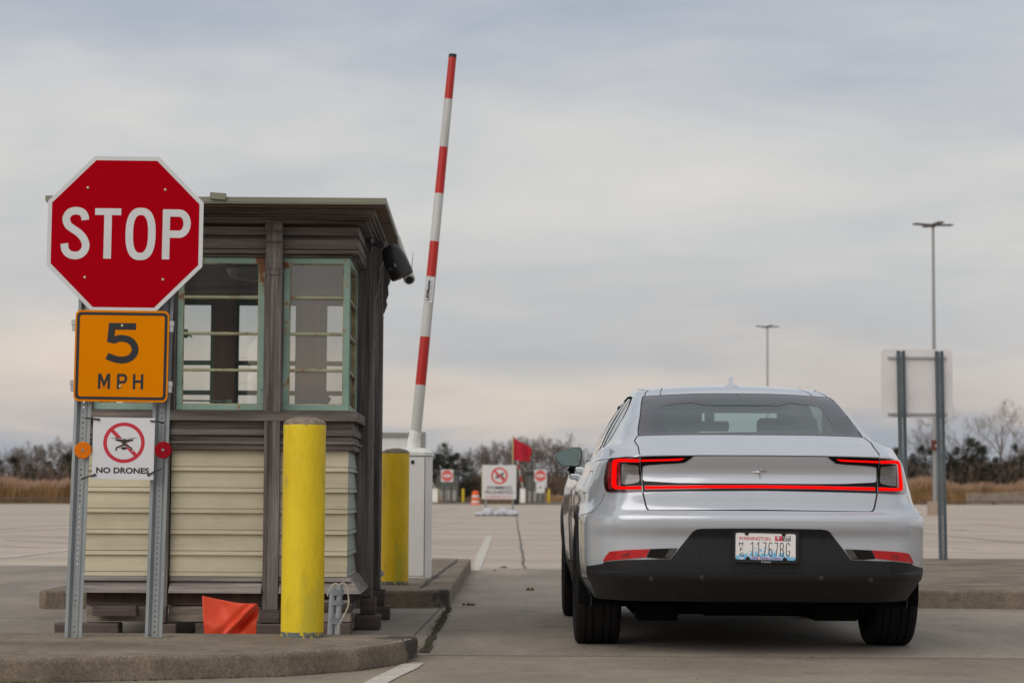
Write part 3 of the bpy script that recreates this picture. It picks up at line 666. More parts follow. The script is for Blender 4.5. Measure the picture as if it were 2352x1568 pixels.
# ------------------------------------------------------------------ toll booth
M['wood'] = mat('weathered_wood', srgb(128, 118, 111), srgb(74, 66, 61), .75, scale=3, stretch=(.35, 1, 7), detail=10, fine=[(26, (.08, 1, 3.2), .34), (90, (.1, 1, 1.5), .16)], spots=[(5, .64, srgb(92, 66, 48))], spot_soft=.12, bump=.35, bscale=14, bdist=.003)
M['woodv'] = mat('weathered_wood_upright', srgb(132, 124, 119), srgb(74, 68, 65), .75, scale=3, stretch=(7, 2, .3), detail=10, fine=[(30, (3.2, 1.5, .07), .36), (100, (1.5, 1, .1), .16)], spots=[(2.2, .66, srgb(88, 68, 56))], spot_soft=.14, bump=.35, bscale=14, bdist=.003)
M['wood_eave'] = mat('brown_eave_wood', srgb(132, 108, 90), srgb(88, 69, 56), .7, scale=3, stretch=(.3, 2, 5), detail=9, spots=[(3, .60, srgb(104, 70, 40))], spot_soft=.12, bump=.2)
M['wood_base'] = mat('grey_base_wood', srgb(158, 149, 143), srgb(106, 98, 94), .8, scale=3, stretch=(.5, 1, 8), detail=10, fine=[(26, (.08, 1, 3.2), .22)], bump=.35, bscale=14, bdist=.003)
M['timber'] = mat('old_timber', srgb(172, 160, 146), srgb(110, 99, 89), .85, scale=4, stretch=(.6, .6, 4), detail=10, fine=[(22, (.1, .3, 3), .28)], bump=.6, bscale=18, bdist=.004)
M['timber_dark'] = mat('dark_old_timber', srgb(104, 92, 86), srgb(62, 53, 49), .85, scale=4, stretch=(.6, .6, 4), detail=10, fine=[(22, (.1, .3, 3), .30)], bump=.6, bscale=18, bdist=.004)
M['siding'] = mat('cream_siding', srgb(210, 200, 172), srgb(186, 177, 148), .6, scale=1.6, stretch=(.6, 1, 2), detail=8, fine=[(2.2, (.5, 1, 1.2), .07), (6, (.10, 1, 3), .09), (60, (.2, 1, 1), .05)], spots=[(7, .70, srgb(160, 156, 116)), (60, .78, srgb(120, 106, 84))], spot_soft=.08, spot_stretch=(.5, 1, 1.6))
M['siding_side'] = mat('grey_green_siding', srgb(176, 180, 168), srgb(164, 169, 158), .6, scale=2)
M['green'] = mat('green_window_paint', srgb(152, 178, 165), srgb(128, 156, 143), .55, scale=5, spots=[(6, .57, srgb(176, 160, 116)), (6, .585, srgb(126, 76, 42)), (30, .70, srgb(150, 140, 104))], spot_soft=.05, fine=[(40, (1, 1, 1), .08)])
M['putty'] = mat('rusty_glazing_putty', srgb(192, 180, 140), srgb(150, 136, 96), .7, scale=9, lo=.4, hi=.6, spots=[(10, .56, srgb(118, 72, 44))], spot_soft=.08)
M['bar'] = mat('worn_glazing_bar', srgb(170, 178, 150), srgb(140, 158, 138), .6, scale=8, spots=[(9, .56, srgb(146, 104, 68))], spot_soft=.08)
M['green_in'] = mat('dark_green_inner_paint', srgb(92, 118, 100), srgb(78, 102, 86), .5, scale=5)
M['roofm'] = mat('olive_metal_roof', srgb(138, 136, 118), srgb(126, 124, 106), .45, .1, scale=3)
M['roofm2'] = mat('pale_drip_edge', srgb(150, 154, 138), srgb(140, 143, 128), .45, .1, scale=3)
M['inwall'] = mat('brown_inner_panelling', srgb(128, 100, 84), srgb(98, 74, 62), .7, scale=3, stretch=(6, 6, .3), detail=8)
M['inceil'] = mat('booth_ceiling', srgb(120, 112, 102), srgb(110, 102, 92), .8)
M['pane'] = glass('window_pane', (.93, .94, .93), .035, 0.0, 1.45)
M['pane_reflect_haze'] = glass('reflection_haze_pane', (.93, .93, .92), .05, .02, 1.45, haze=.16, hazecol=(.34, .31, .27))  # brownish haze mixed into the glass in place of reflections over the interior
M['pane_side'] = glass('side_window_pane', (.30, .32, .33), .05, .0, 1.45)
B = thing('toll_booth', 'weathered brown wooden toll booth with cream clapboards and green metal windows', 'toll booth', (-1.664, 12.3, 0), R(.7))
HX = .741; HY = 2.85     # half width, depth
Z = lambda y: .82+(1130.5-y)/406.5
ZS0, ZS1 = Z(1322), Z(1034)
# core and floor
mb = MB(); mb.box(-HX+.03, HX-.03, .03, HY-.03, .20, 1.24); mb.build('lower_wall', M['inwall'], B)
MB().box(-HX+.02, HX-.02, .02, HY-.02, 2.165, 2.30).build('ceiling', M['inceil'], B)
# clapboards on the bays: each course slopes out and has a lip line
def courses(name, axis, a0, a1, off, m, sgn):
    mb = MB(); n = 6; pitch = (ZS1-ZS0)/n
    prof = []
    for k in range(n):
        zt = ZS1-k*pitch; zb = zt-pitch
        prof += [(0.000, zt), (.0115, zb+pitch*.215), (.004, zb+pitch*.205), (.004, zb+pitch*.185), (.0125, zb+pitch*.18), (.0165, zb+.001), (.0165, zb)]
    prof = [(-.02, ZS1)] + prof + [(-.02, ZS0)]
    if axis == 'x': mb.prof([(off - d, z) for d, z in prof], a0, a1)
    else: mb.poly([(off + sgn*d, z) for d, z in prof], a0, a1)
    return mb.build(name, m, B)
for (a, b) in ((-HX, -.358), (-.252, .272), (.362, HX+.002)): courses('clapboards', 'x', a, b, .01, M['siding'], 1)
courses('side_clapboards', 'y', .012, .80, HX-.008, M['siding_side'], 1)
courses('side_clapboards', 'y', 1.95, HY-.01, HX-.008, M['siding_side'], 1)
courses('side_clapboards', 'y', .012, HY-.01, -HX+.008, M['siding_side'], -1)
# flared base skirt
def skirt(d0, d1, z0, z1, name, m):
    mb = MB()
    for (xa, xb) in ((-HX, -.362), (-.248, .268), (.366, HX)):
        L = -1 if xa == -HX else 0; Rr_ = 1 if xb == HX else 0
        vs = [(xa+L*d0, -d0+.02, z1), (xb+Rr_*d0, -d0+.02, z1), (xb+Rr_*d1, -d1, z0), (xa+L*d1, -d1, z0), (xa, .05, z1), (xb, .05, z1), (xb, .05, z0-.0), (xa, .05, z0)]
        mb.add(vs, [(0, 1, 2, 3), (4, 7, 6, 5), (0, 4, 5, 1), (3, 2, 6, 7), (0, 3, 7, 4), (1, 5, 6, 2)])
    return mb.build(name, m, B)
skirt(.022, .03, ZS0-.026, ZS0-.001, 'skirt_trim', M['wood_base']); skirt(.026, .085, .258, ZS0-.028, 'base_skirt', M['wood_base'])
for (y0, y1) in ((0, .80), (1.96, HY)):
    mb = MB()
    mb.add([(HX+.02, y0, ZS0-.002), (HX+.02, y1, ZS0-.002), (HX+.085, y1+.06*(y1 > 2), .258), (HX+.085, y0-.085, .258), (HX-.05, y0, ZS0-.002), (HX-.05, y1, ZS0-.002), (HX-.05, y1, .258), (HX-.05, y0, .258)],
           [(0, 1, 2, 3), (4, 7, 6, 5), (0, 4, 5, 1), (3, 2, 6, 7), (0, 3, 7, 4), (1, 5, 6, 2)])
    mb.build('side_skirt', M['wood_base'], B)
MB().box(-HX+.02, HX+.02, .03, HY-.03, .185, .256).build('floor_joist', M['timber_dark'], B)
# mouldings: nested slabs (x overhang, front overhang, z0, z1)
def slab(name, ox, oy, z0, z1, m, back=True, x_left=None, bev=.003):
    mb = MB(); xl = -HX-(ox if x_left is None else x_left)
    mb.box(xl, HX+ox, -oy, (HY+oy) if back else .86, z0, z1); return mb.build(name, m, B, bevel=bev)
def band(name, d, z0, z1, m):
    """a board round the bay: front piece plus returns, hollow inside so the windows stay open"""
    mb = MB(); mb.box(-HX-d, HX+d, -d, .02, z0, z1); mb.box(HX-.02, HX+d, .0201, .80, z0, z1); mb.box(-HX-d, -HX+.02, .0201, HY, z0, z1)
    mb.box(-HX+.0201, HX+d, HY-.02, HY+d, z0, z1); mb.box(HX-.02, HX+d, 1.96, HY-.0201, z0, z1); return mb.build(name, m, B, bevel=.003)
band('window_sill', .055, Z(968), Z(945), M['wood'])
band('sill_fillet', .012, Z(944.9), Z(942.6), M['wood'])
for a_, b_ in ((-HX, -.704), (-.362, -.340), (-.262, -.237), (.259, .275), (.35, .3655)): MB().box(a_, b_, -.006, .045, Z(942.5), Z(589)).build('window_jamb', M['woodv'], B)
band('frieze_board', .018, Z(985), Z(968.5), M['wood'])
band('frieze_board', .034, Z(1001), Z(985.5), M['wood'])
band('frieze_board', .020, Z(1013), Z(1001.5), M['wood'])
band('frieze_board', .038, Z(1021), Z(1013.5), M['wood'])
band('frieze_board', .028, Z(1033.5), Z(1021.5), M['wood'])
slab('window_head', .010, .004, Z(589), Z(583), M['wood'])
slab('header_moulding', .050, .035, Z(582.5), Z(573), M['wood'])
slab('header_board', .052, .042, Z(572), Z(548), M['wood'])
slab('header_board', .035, .020, Z(547.5), Z(541), M['wood'])
slab('header_board', .052, .045, Z(540.5), Z(521), M['wood'])
slab('header_recess', .02, .0, Z(520.5), 2.335, M['wood_eave'], bev=None)
slab('cornice_moulding', .100, .150, 2.336, 2.347, M['wood'], x_left=.05)
slab('cornice_moulding', .118, .172, 2.3475, 2.360, M['wood'], x_left=.06)
slab('cornice_moulding', .137, .198, 2.3605, 2.372, M['wood'], x_left=.07)
slab('cornice_board', .152, .235, 2.3725, 2.402, M['wood'], x_left=.085)
# sloped soffit and metal roof
XL, XR, YF, YB = -.912, .962, -.40, 3.42
mb = MB(); a = [(XL+.05, -.24, 2.4025), (HX+.155, -.24, 2.4025), (HX+.155, HY+.24, 2.4025), (XL+.05, HY+.24, 2.4025)]; b = [(XL+.006, YF+.006, 2.4045), (XR-.006, YF+.006, 2.4045), (XR-.006, YB-.006, 2.4045), (XL+.006, YB-.006, 2.4045)]
mb.add(a+b, [(0, 1, 5, 4), (1, 2, 6, 5), (2, 3, 7, 6), (3, 0, 4, 7), (0, 3, 2, 1)]); mb.build('soffit', M['wood_eave'], B)
mb = MB(); mb.box(XL+.004, XR-.004, YF+.004, YB-.004, 2.405, 2.412); mb.build('drip_edge', M['roofm2'], B)
mb = MB(); mb.add([(XL, YF, 2.4125), (XR, YF, 2.4125), (XR, YB, 2.4125), (XL, YB, 2.4125), (XL, YF, 2.440), (XR, YF, 2.440), (XR, YB, 2.440), (XL, YB, 2.440), (XL+.3, YF+.9, 2.452), (XR-.3, YF+.9, 2.452), (XR-.3, YB-.9, 2.452), (XL+.3, YB-.9, 2.452)],
    [(0, 3, 2, 1), (0, 1, 5, 4), (1, 2, 6, 5), (2, 3, 7, 6), (3, 0, 4, 7), (4, 5, 9, 8), (5, 6, 10, 9), (6, 7, 11, 10), (7, 4, 8, 11), (8, 9, 10, 11)])
rf = mb.build('roof', M['roofm'], B)
mb = MB(); mb.obox((.037, YF-.006, 2.442), .088, .03, .036, Matrix.Rotation(R(4), 3, 'Y')); mb.build('roof_bracket', M['roofm'], rf, bevel=.001)
# pilasters on the front with a carved bracket at the head
def pilaster(xc, w):
    mb = MB(); z0, z1 = .165, Z(632)
    h = w/2
    mb.flat([(xc-h, .02), (xc-h, -.052), (xc-h*.55, -.052), (xc-h*.42, -.047), (xc-h*.05, -.047), (xc+h*.05, -.052), (xc+h, -.052), (xc+h, .02)], z0, z1)
    p = mb.build('pilaster', M['woodv'], B, bevel=.0015)
    mb = MB(); h += .003
    prof = [(.02, z1), (-.056, z1), (-.058, Z(622)), (-.066, Z(616)), (-.074, Z(604)), (-.074, Z(572)), (-.066, Z(566)), (-.072, Z(560)), (-.092, Z(556)), (-.092, Z(541)), (-.086, Z(540)), (-.086, Z(536)), (-.108, Z(532)), (-.125, Z(524)), (-.125, Z(508)), (.02, Z(508))]
    mb.prof(prof, xc-h, xc+h); mb.build('carved_bracket', M['woodv'], p, bevel=.002)
pilaster(.317, .088); pilaster(-.305, .092)
for (xc) in (-.305, .317):
    mb = MB(); mb.box(xc-.045, xc+.045, HY-.02, HY+.05, .165, 2.16); mb.build('pilaster', M['woodv'], B)
# main-body posts standing proud on the right side, with carved brackets
def sidepost(y0, y1, ztop=2.34):
    mb = MB(); mb.box(HX-.02, .842, y0, y1, .20, ztop); p = mb.build('corner_post', M['woodv'], B, bevel=.004)
    mb = MB(); mb.box(.836, .846, y0+.015, y0+.03, .20, 1.98); mb.build('post_edge_strip', M['wood_base'], p)
    q = [(.842, 2.34), (.905, 2.34), (.905, 2.27), (.885, 2.25), (.892, 2.22), (.872, 2.17), (.876, 2.12), (.862, 2.08), (.868, 2.05), (.85, 2.0), (.842, 1.99)]
    mb = MB(); mb.poly(q, y0+.02, y1-.02); mb.build('carved_bracket', M['woodv'], p, bevel=.002)
sidepost(.80, .90); sidepost(1.86, 1.96)
MB().box(HX-.02, HX+.055, .901, 1.859, .24, 1.05).build('door_panel', M['woodv'], B); MB().box(HX-.02, HX+.055, .901, 1.859, 2.12, 2.334).build('door_head', M['woodv'], B)
MB().box(HX-.012, HX+.02, .901, 1.859, 1.051, 2.119).build('door_glass', M['pane_side'], B)
mb = MB(); mb.box(-.842, -HX+.02, .80, .90, .20, 2.33); mb.box(-.842, -HX+.02, 1.86, 1.96, .20, 2.33); mb.build('corner_post', M['woodv'], B)
MB().box(-.80, -HX+.02, .901, 1.859, .24, 1.2).build('door', M['woodv'], B)
# inner uprights seen through the glass
for xc, w in ((-.295, .15), (.305, .16)):
    mb = MB(); mb.box(xc-w/2, xc+w/2, HY-.09, HY-.03, 1.2, 2.16); mb.build('inner_pier', M['inwall'], B)
for q_ in ((HX-.06, HX-.022, 1.87, 2.05), (-HX+.022, -HX+.06, 1.87, 2.05), (HX-.05, HX-.021, .80, .88)): MB().box(*q_, 1.2, 2.16).build('inner_pier', M['inwall'], B)
mb = MB(); mb.lathe([(.02, 2.16), (.13, 2.155), (.155, 2.135), (.14, 2.10), (.09, 2.075), (.02, 2.065)], (.13, .55, 0), n=32); mb.build('ceiling_lamp', mat('frosted_lens', srgb(158, 160, 160), rough=.3), B, smooth=40)
# steel windows
ZW0, ZW1 = Z(942.5), Z(589.5)
BARS = [1.924, 1.717, 1.510]
def window(a0, a1, pos, axis='x', out=-1, pane='pane', inner=False, hinge=None):
    """frame, glazing bars, putty line and glass; a0..a1 along the wall, pos is the outer face"""
    def bx(mb, s0, s1, d0, d1, z0, z1):
        d0, d1 = sorted((pos+d0*out, pos+d1*out))
        if axis == 'x': mb.box(s0, s1, d0, d1, z0, z1)
        else: mb.box(d0, d1, s0, s1, z0, z1)
    fw = .034
    mg = M['green_in'] if inner else M['green']
    mb = MB(); bx(mb, a0, a1, -.02, .014, ZW1-fw, ZW1); bx(mb, a0, a1, -.02, .014, ZW0, ZW0+fw); bx(mb, a0, a0+fw, -.02, .014, ZW0+fw, ZW1-fw); bx(mb, a1-fw, a1, -.02, .014, ZW0+fw, ZW1-fw)
    wo = mb.build('window', mg, B, bevel=.002)
    zz = [ZW1-fw] + BARS + [ZW0+fw]; mb = MB(); mp = MB()
    for z in BARS: bx(mb, a0+fw-.004, a1-fw+.004, -.012, .010, z-.0045, z+.0045)
    wo_bars = mb
    if inner: 
        mb = MB(); 
        for z in BARS[1:]: bx(mb, a0+fw-.002, a1-fw+.002, -.014, .012, z-.018, z+.014)
        mb.build('inner_rail', mg, wo)
    t = .004
    for z in BARS:
        mb = MB(); bx(mb, a0+fw-.004, a1-fw+.004, -.012, .010, z-.0045, z+.0045); mb.build('glazing_bar', mg if inner else M['bar'], wo, bevel=.001)
    for k in range(4):
        zt, zb = zz[k]-.0046*(k > 0), zz[k+1]+.0046*(k < 3)
        bx(mp, a0+fw, a1-fw, -.006, .006, zt-t, zt); bx(mp, a0+fw, a1-fw, -.006, .006, zb, zb+t); bx(mp, a0+fw, a0+fw+t, -.006, .006, zb+t, zt-t); bx(mp, a1-fw-t, a1-fw, -.006, .006, zb+t, zt-t)
    if not inner: mp.build('putty_line', M['putty'], wo)
    mb = MB(); bx(mb, a0+fw-.002, a1-fw+.002, -.011, -.007, ZW0+fw-.002, ZW1-fw+.002); mb.build('pane', M[pane], wo)
    if hinge:
        for z in hinge:
            mb = MB(); bx(mb, a1-.02, a1+.012, .0145, .020, z-.03, z+.03); bx(mb, a1+.002, a1+.010, .0205, .028, z-.022, z-.006); bx(mb, a1+.002, a1+.010, .0205, .028, z+.006, z+.022); mb.build('hinge', M['green'], wo, bevel=.001)
    return wo
window(-.703, -.363, .03); w2 = window(-.236, .258, .03, hinge=(2.02, 1.43)); window(.366, HX-.001, .03, pane='pane_reflect_haze')
# latch and stay bar of the middle casement
mb = MB(); mb.box(-.205, -.18, .045, .06, 1.693, 1.742); mb.tube([(-.186, .04, 1.712), (-.165, .03, 1.704), (-.153, .03, 1.697)], .006, 8); mb.build('latch', M['green_in'], w2)
mb = MB(); mb.tube([(-.20, .05, 1.337), (.05, .055, 1.334)], .0045, 8); mb.box(.045, .078, .045, .06, 1.324, 1.345); mb.build('stay_bar', M['green_in'], w2)
window(.03, .79, HX-.014, 'y', 1, pane='pane_side')
window(1.97, HY-.01, HX-.014, 'y', 1, pane='pane')
window(.03, .79, -HX+.014, 'y', -1, pane='pane'); window(1.97, HY-.03, -HX+.014, 'y', -1, pane='pane')
for (a, b) in ((-.703, -.363), (-.236, .226), (.376, .70)): window(a, b, HY-.03, 'x', 1, inner=True)
mb = MB(); mb.box(-HX+.03, HX-.03, HY-.028, HY-.022, 1.2, ZW0+.001); mb.build('back_apron', M['inwall'], B)
# desk things seen through the right window: a dark monitor and switch boxes
M['dev'] = mat('dark_device', srgb(58, 54, 52), rough=.5); M['devg'] = mat('grey_box', srgb(122, 118, 112), rough=.5)
t = thing('monitor', 'dark tilted screen inside the booth, seen low through the right front window', 'monitor', B.matrix_basis @ Vector((.50, .55, 1.24)))
mb = MB(); mb.obox((0, 0, .10), .15, .03, .17, Matrix.Rotation(R(28), 3, 'Y') @ Matrix.Rotation(R(-15), 3, 'X')); mb.build('screen', M['dev'], t, bevel=.012, seg=3)
MB().tube([(0, 0, -.01), (0, .02, .07)], .02, 10).build('stand', M['dev'], t)
t = thing('switch_box', 'grey switch box fixed inside beside the right window', 'switch box', B.matrix_basis @ Vector((.66, 1.98, 1.62)))
mb = MB(); mb.box(-.045, .03, -.03, .02, -.18, .0); mb.build('box', M['devg'], t, bevel=.006)
mb = MB(); mb.box(-.06, -.046, -.02, .01, -.06, -.03); mb.tube([(-.05, 0, -.12), (-.075, 0, -.13), (-.075, 0, -.15), (-.05, 0, -.155)], .006, 8); mb.build('handle', M['devg'], t)
# ------------------------------------------------------------------ timbers under the booth (each one lies loose)
TB = [  # local x0,x1,y0,y1,z0,z1, dark?, label
 (-.72, -.36, .02, .13, .093, .178, 0, 'pale grey timber under the left end of the booth front'),
 (-.665, -.42, -.10, -.02, .128, .184, 1, 'short dark timber lying in front of the left pale one'),
 (-.348, -.258, -.09, .02, .09, .184, 1, 'dark timber block under the left pilaster'),
 (-.256, .262, .02, .13, .093, .180, 0, 'long pale grey timber under the middle of the booth front'),
 (-.875, -.52, -.10, .06, .006, .088, 1, 'dark bottom timber at the booth front left corner'),
 (-.36, -.20, -.10, .06, .006, .086, 1, 'dark bottom timber between the two sign posts'),
 (.262, .375, -.09, .03, .094, .163, 1, 'dark timber block under the right pilaster'),
 (.24, .40, -.10, .05, .006, .090, 1, 'dark bottom timber just left of the bright yellow bollard'),
 (.50, .76, -.06, .04, .205, .222, 0, 'thin pale board on top of the right corner timber stack'),
 (.46, .778, -.075, .40, .158, .2035, 1, 'squared timber stepping back under the right booth corner'),
 (.50, .768, -.06, .05, .100, .156, 0, 'pale split timber in the middle of the right corner stack'),
 (.44, .775, -.14, .04, .006, .096, 1, 'dark bottom timber of the right corner stack'),
 (.775, .865, .80, .92, .095, .198, 1, 'upright timber block under the front right corner post'),
 (.745, .895, .77, .95, .006, .093, 1, 'squat timber block at the foot of the front right corner post'),
 (.775, .872, 1.86, 1.98, .095, .198, 1, 'upright timber block under the second right post'),
 (.755, .905, 1.83, 2.01, .006, .093, 1, 'squat timber block at the foot of the second right post'),
 (-.10, .10, -.02, .1, .006, .088, 1, 'dark timber hidden low behind the orange sheet')]
for (x0, x1, y0, y1, z0, z1, dk, lab) in TB:
    c = B.matrix_basis @ Vector(((x0+x1)/2, (y0+y1)/2, z0))
    mb = MB(); hx, hy = (x1-x0)/2, (y1-y0)/2; rr = random.Random(int((x0+9)*977)); mb.box(-hx, hx, -hy, hy, 0, z1-z0)
    mb.v = [(x+rr.uniform(-.003, .003), y+rr.uniform(-.003, .003), z+(rr.uniform(-.0012, .0012) if z else 0)) for x, y, z in mb.v]
    o = mb.build('timber', M['timber_dark' if dk else 'timber'], None, bevel=.004, seg=2); o.location = c; o.rotation_euler = (0, 0, R(.7)+rr.uniform(-.012, .012))
    tag(o, lab, 'timber', 'timbers cribbed under the booth')
# ------------------------------------------------------------------ floodlight and camera on the booth's right side
M['lampb'] = mat('dark_bronze_casting', srgb(58, 57, 58), srgb(50, 49, 50), .42, .3, scale=6)
M['camw'] = mat('camera_white', srgb(200, 198, 190), srgb(186, 184, 176), .4)
p0 = at(872, 563, 12.95); T = thing('floodlight', 'dark egg-shaped floodlight pointing down from the booth corner under the eave', 'floodlight', p0)
def L_(px, py, dy=0): return at(px, py, 12.95+dy) - p0
axd = (L_(926, 636) - L_(893, 566)); ln = axd.length; axd.normalize()
org = L_(892, 565); mb = MB(); prof = [(.012, 0), (.045, .006), (.062, .022), (.074, .05), (.081, .09), (.082, .13), (.082, ln-.012), (.080, ln)]
q = Vector((0, 0, 1)).rotation_difference(axd).to_matrix()
m2 = MB(); m2.lathe([(r*.86, h) for r, h in prof], n=36); m2.v = [tuple(org + q @ Vector(v)) for v in m2.v]; hd = m2.build('lamp_head', M['lampb'], T, smooth=35)
m2 = MB(); m2.lathe([(.066, ln-.003), (.064, ln+.002)], n=30); m2.v = [tuple(org + q @ Vector(v)) for v in m2.v]; m2.build('lens', M['dev'], hd)
m2 = MB(); m2.box(-.004, .022, -.0715, -.060, ln-.075, ln-.052); m2.v = [tuple(org + q @ (Vector(v)+Vector((.035, .012, 0)))) for v in m2.v]; m2.build('vent_slot', M['seam'], hd)
MB().tube([L_(858, 562), L_(880, 562)], .010, 10).build('arm', M['lampb'], T, smooth=40)
m2 = MB(); m2.lathe([(.022, -.016), (.024, -.012), (.024, .012), (.022, .016)], tuple(L_(874, 562)), 'y', 20); m2.build('knuckle', M['lampb'], T, smooth=40)
m2 = MB(); m2.lathe([(.045, -.008), (.05, 0), (.03, .012)], tuple(L_(852, 561)), 'x', 24); m2.build('wall_plate', M['lampb'], T, smooth=40)
d1 = org + q @ Vector((-.006, -.074, ln-.052))
text_mesh('lettering', 'RAB', M['swhite'], hd, width=.020, height=.0085, loc=at(907.5, 609, 12.875)-p0, bold=.02, rot=(R(90), R(66), 0))
p0 = at(930, 600, 13.2); T = thing('security_camera', 'white tube-shaped security camera hanging behind the dark floodlight', 'security camera', p0)
def L_(px, py, dy=0): return at(px, py, 13.2+dy) - p0
mb = MB(); mb.tube([L_(914, 545, .25), L_(924, 583, .15), L_(934, 616, .05), L_(940, 641, -.1)], [.014, .022, .030, .035], 20); bd = mb.build('camera_body', M['camw'], T, smooth=40)
e0, e1 = L_(940, 641, -.1), L_(940.4, 642.6, -.107); mb = MB(); mb.tube([e0, e1], [.0345, .033], 20); mb.build('front_ring', M['camw'], bd); mb = MB(); mb.tube([e1, L_(940.5, 643, -.109)], [.024, .022], 18); mb.build('lens', M['seam'], bd)
MB().tube([L_(944, 630, -.05), L_(949, 580, 0)], [.004, .0018], 6).build('antenna', M['camw'], T)
MB().tube([L_(914, 545, .25), L_(905, 520, .28)], .008, 8).build('mount_arm', M['camw'], T)
# ------------------------------------------------------------------ the car
CAR = thing('parked_car', 'silver white fastback electric car seen from behind, tail lights lit, waiting at the gate lane', 'car', (1.276, 11.10, 0))
CARO = Vector((1.276, 11.10, 0))
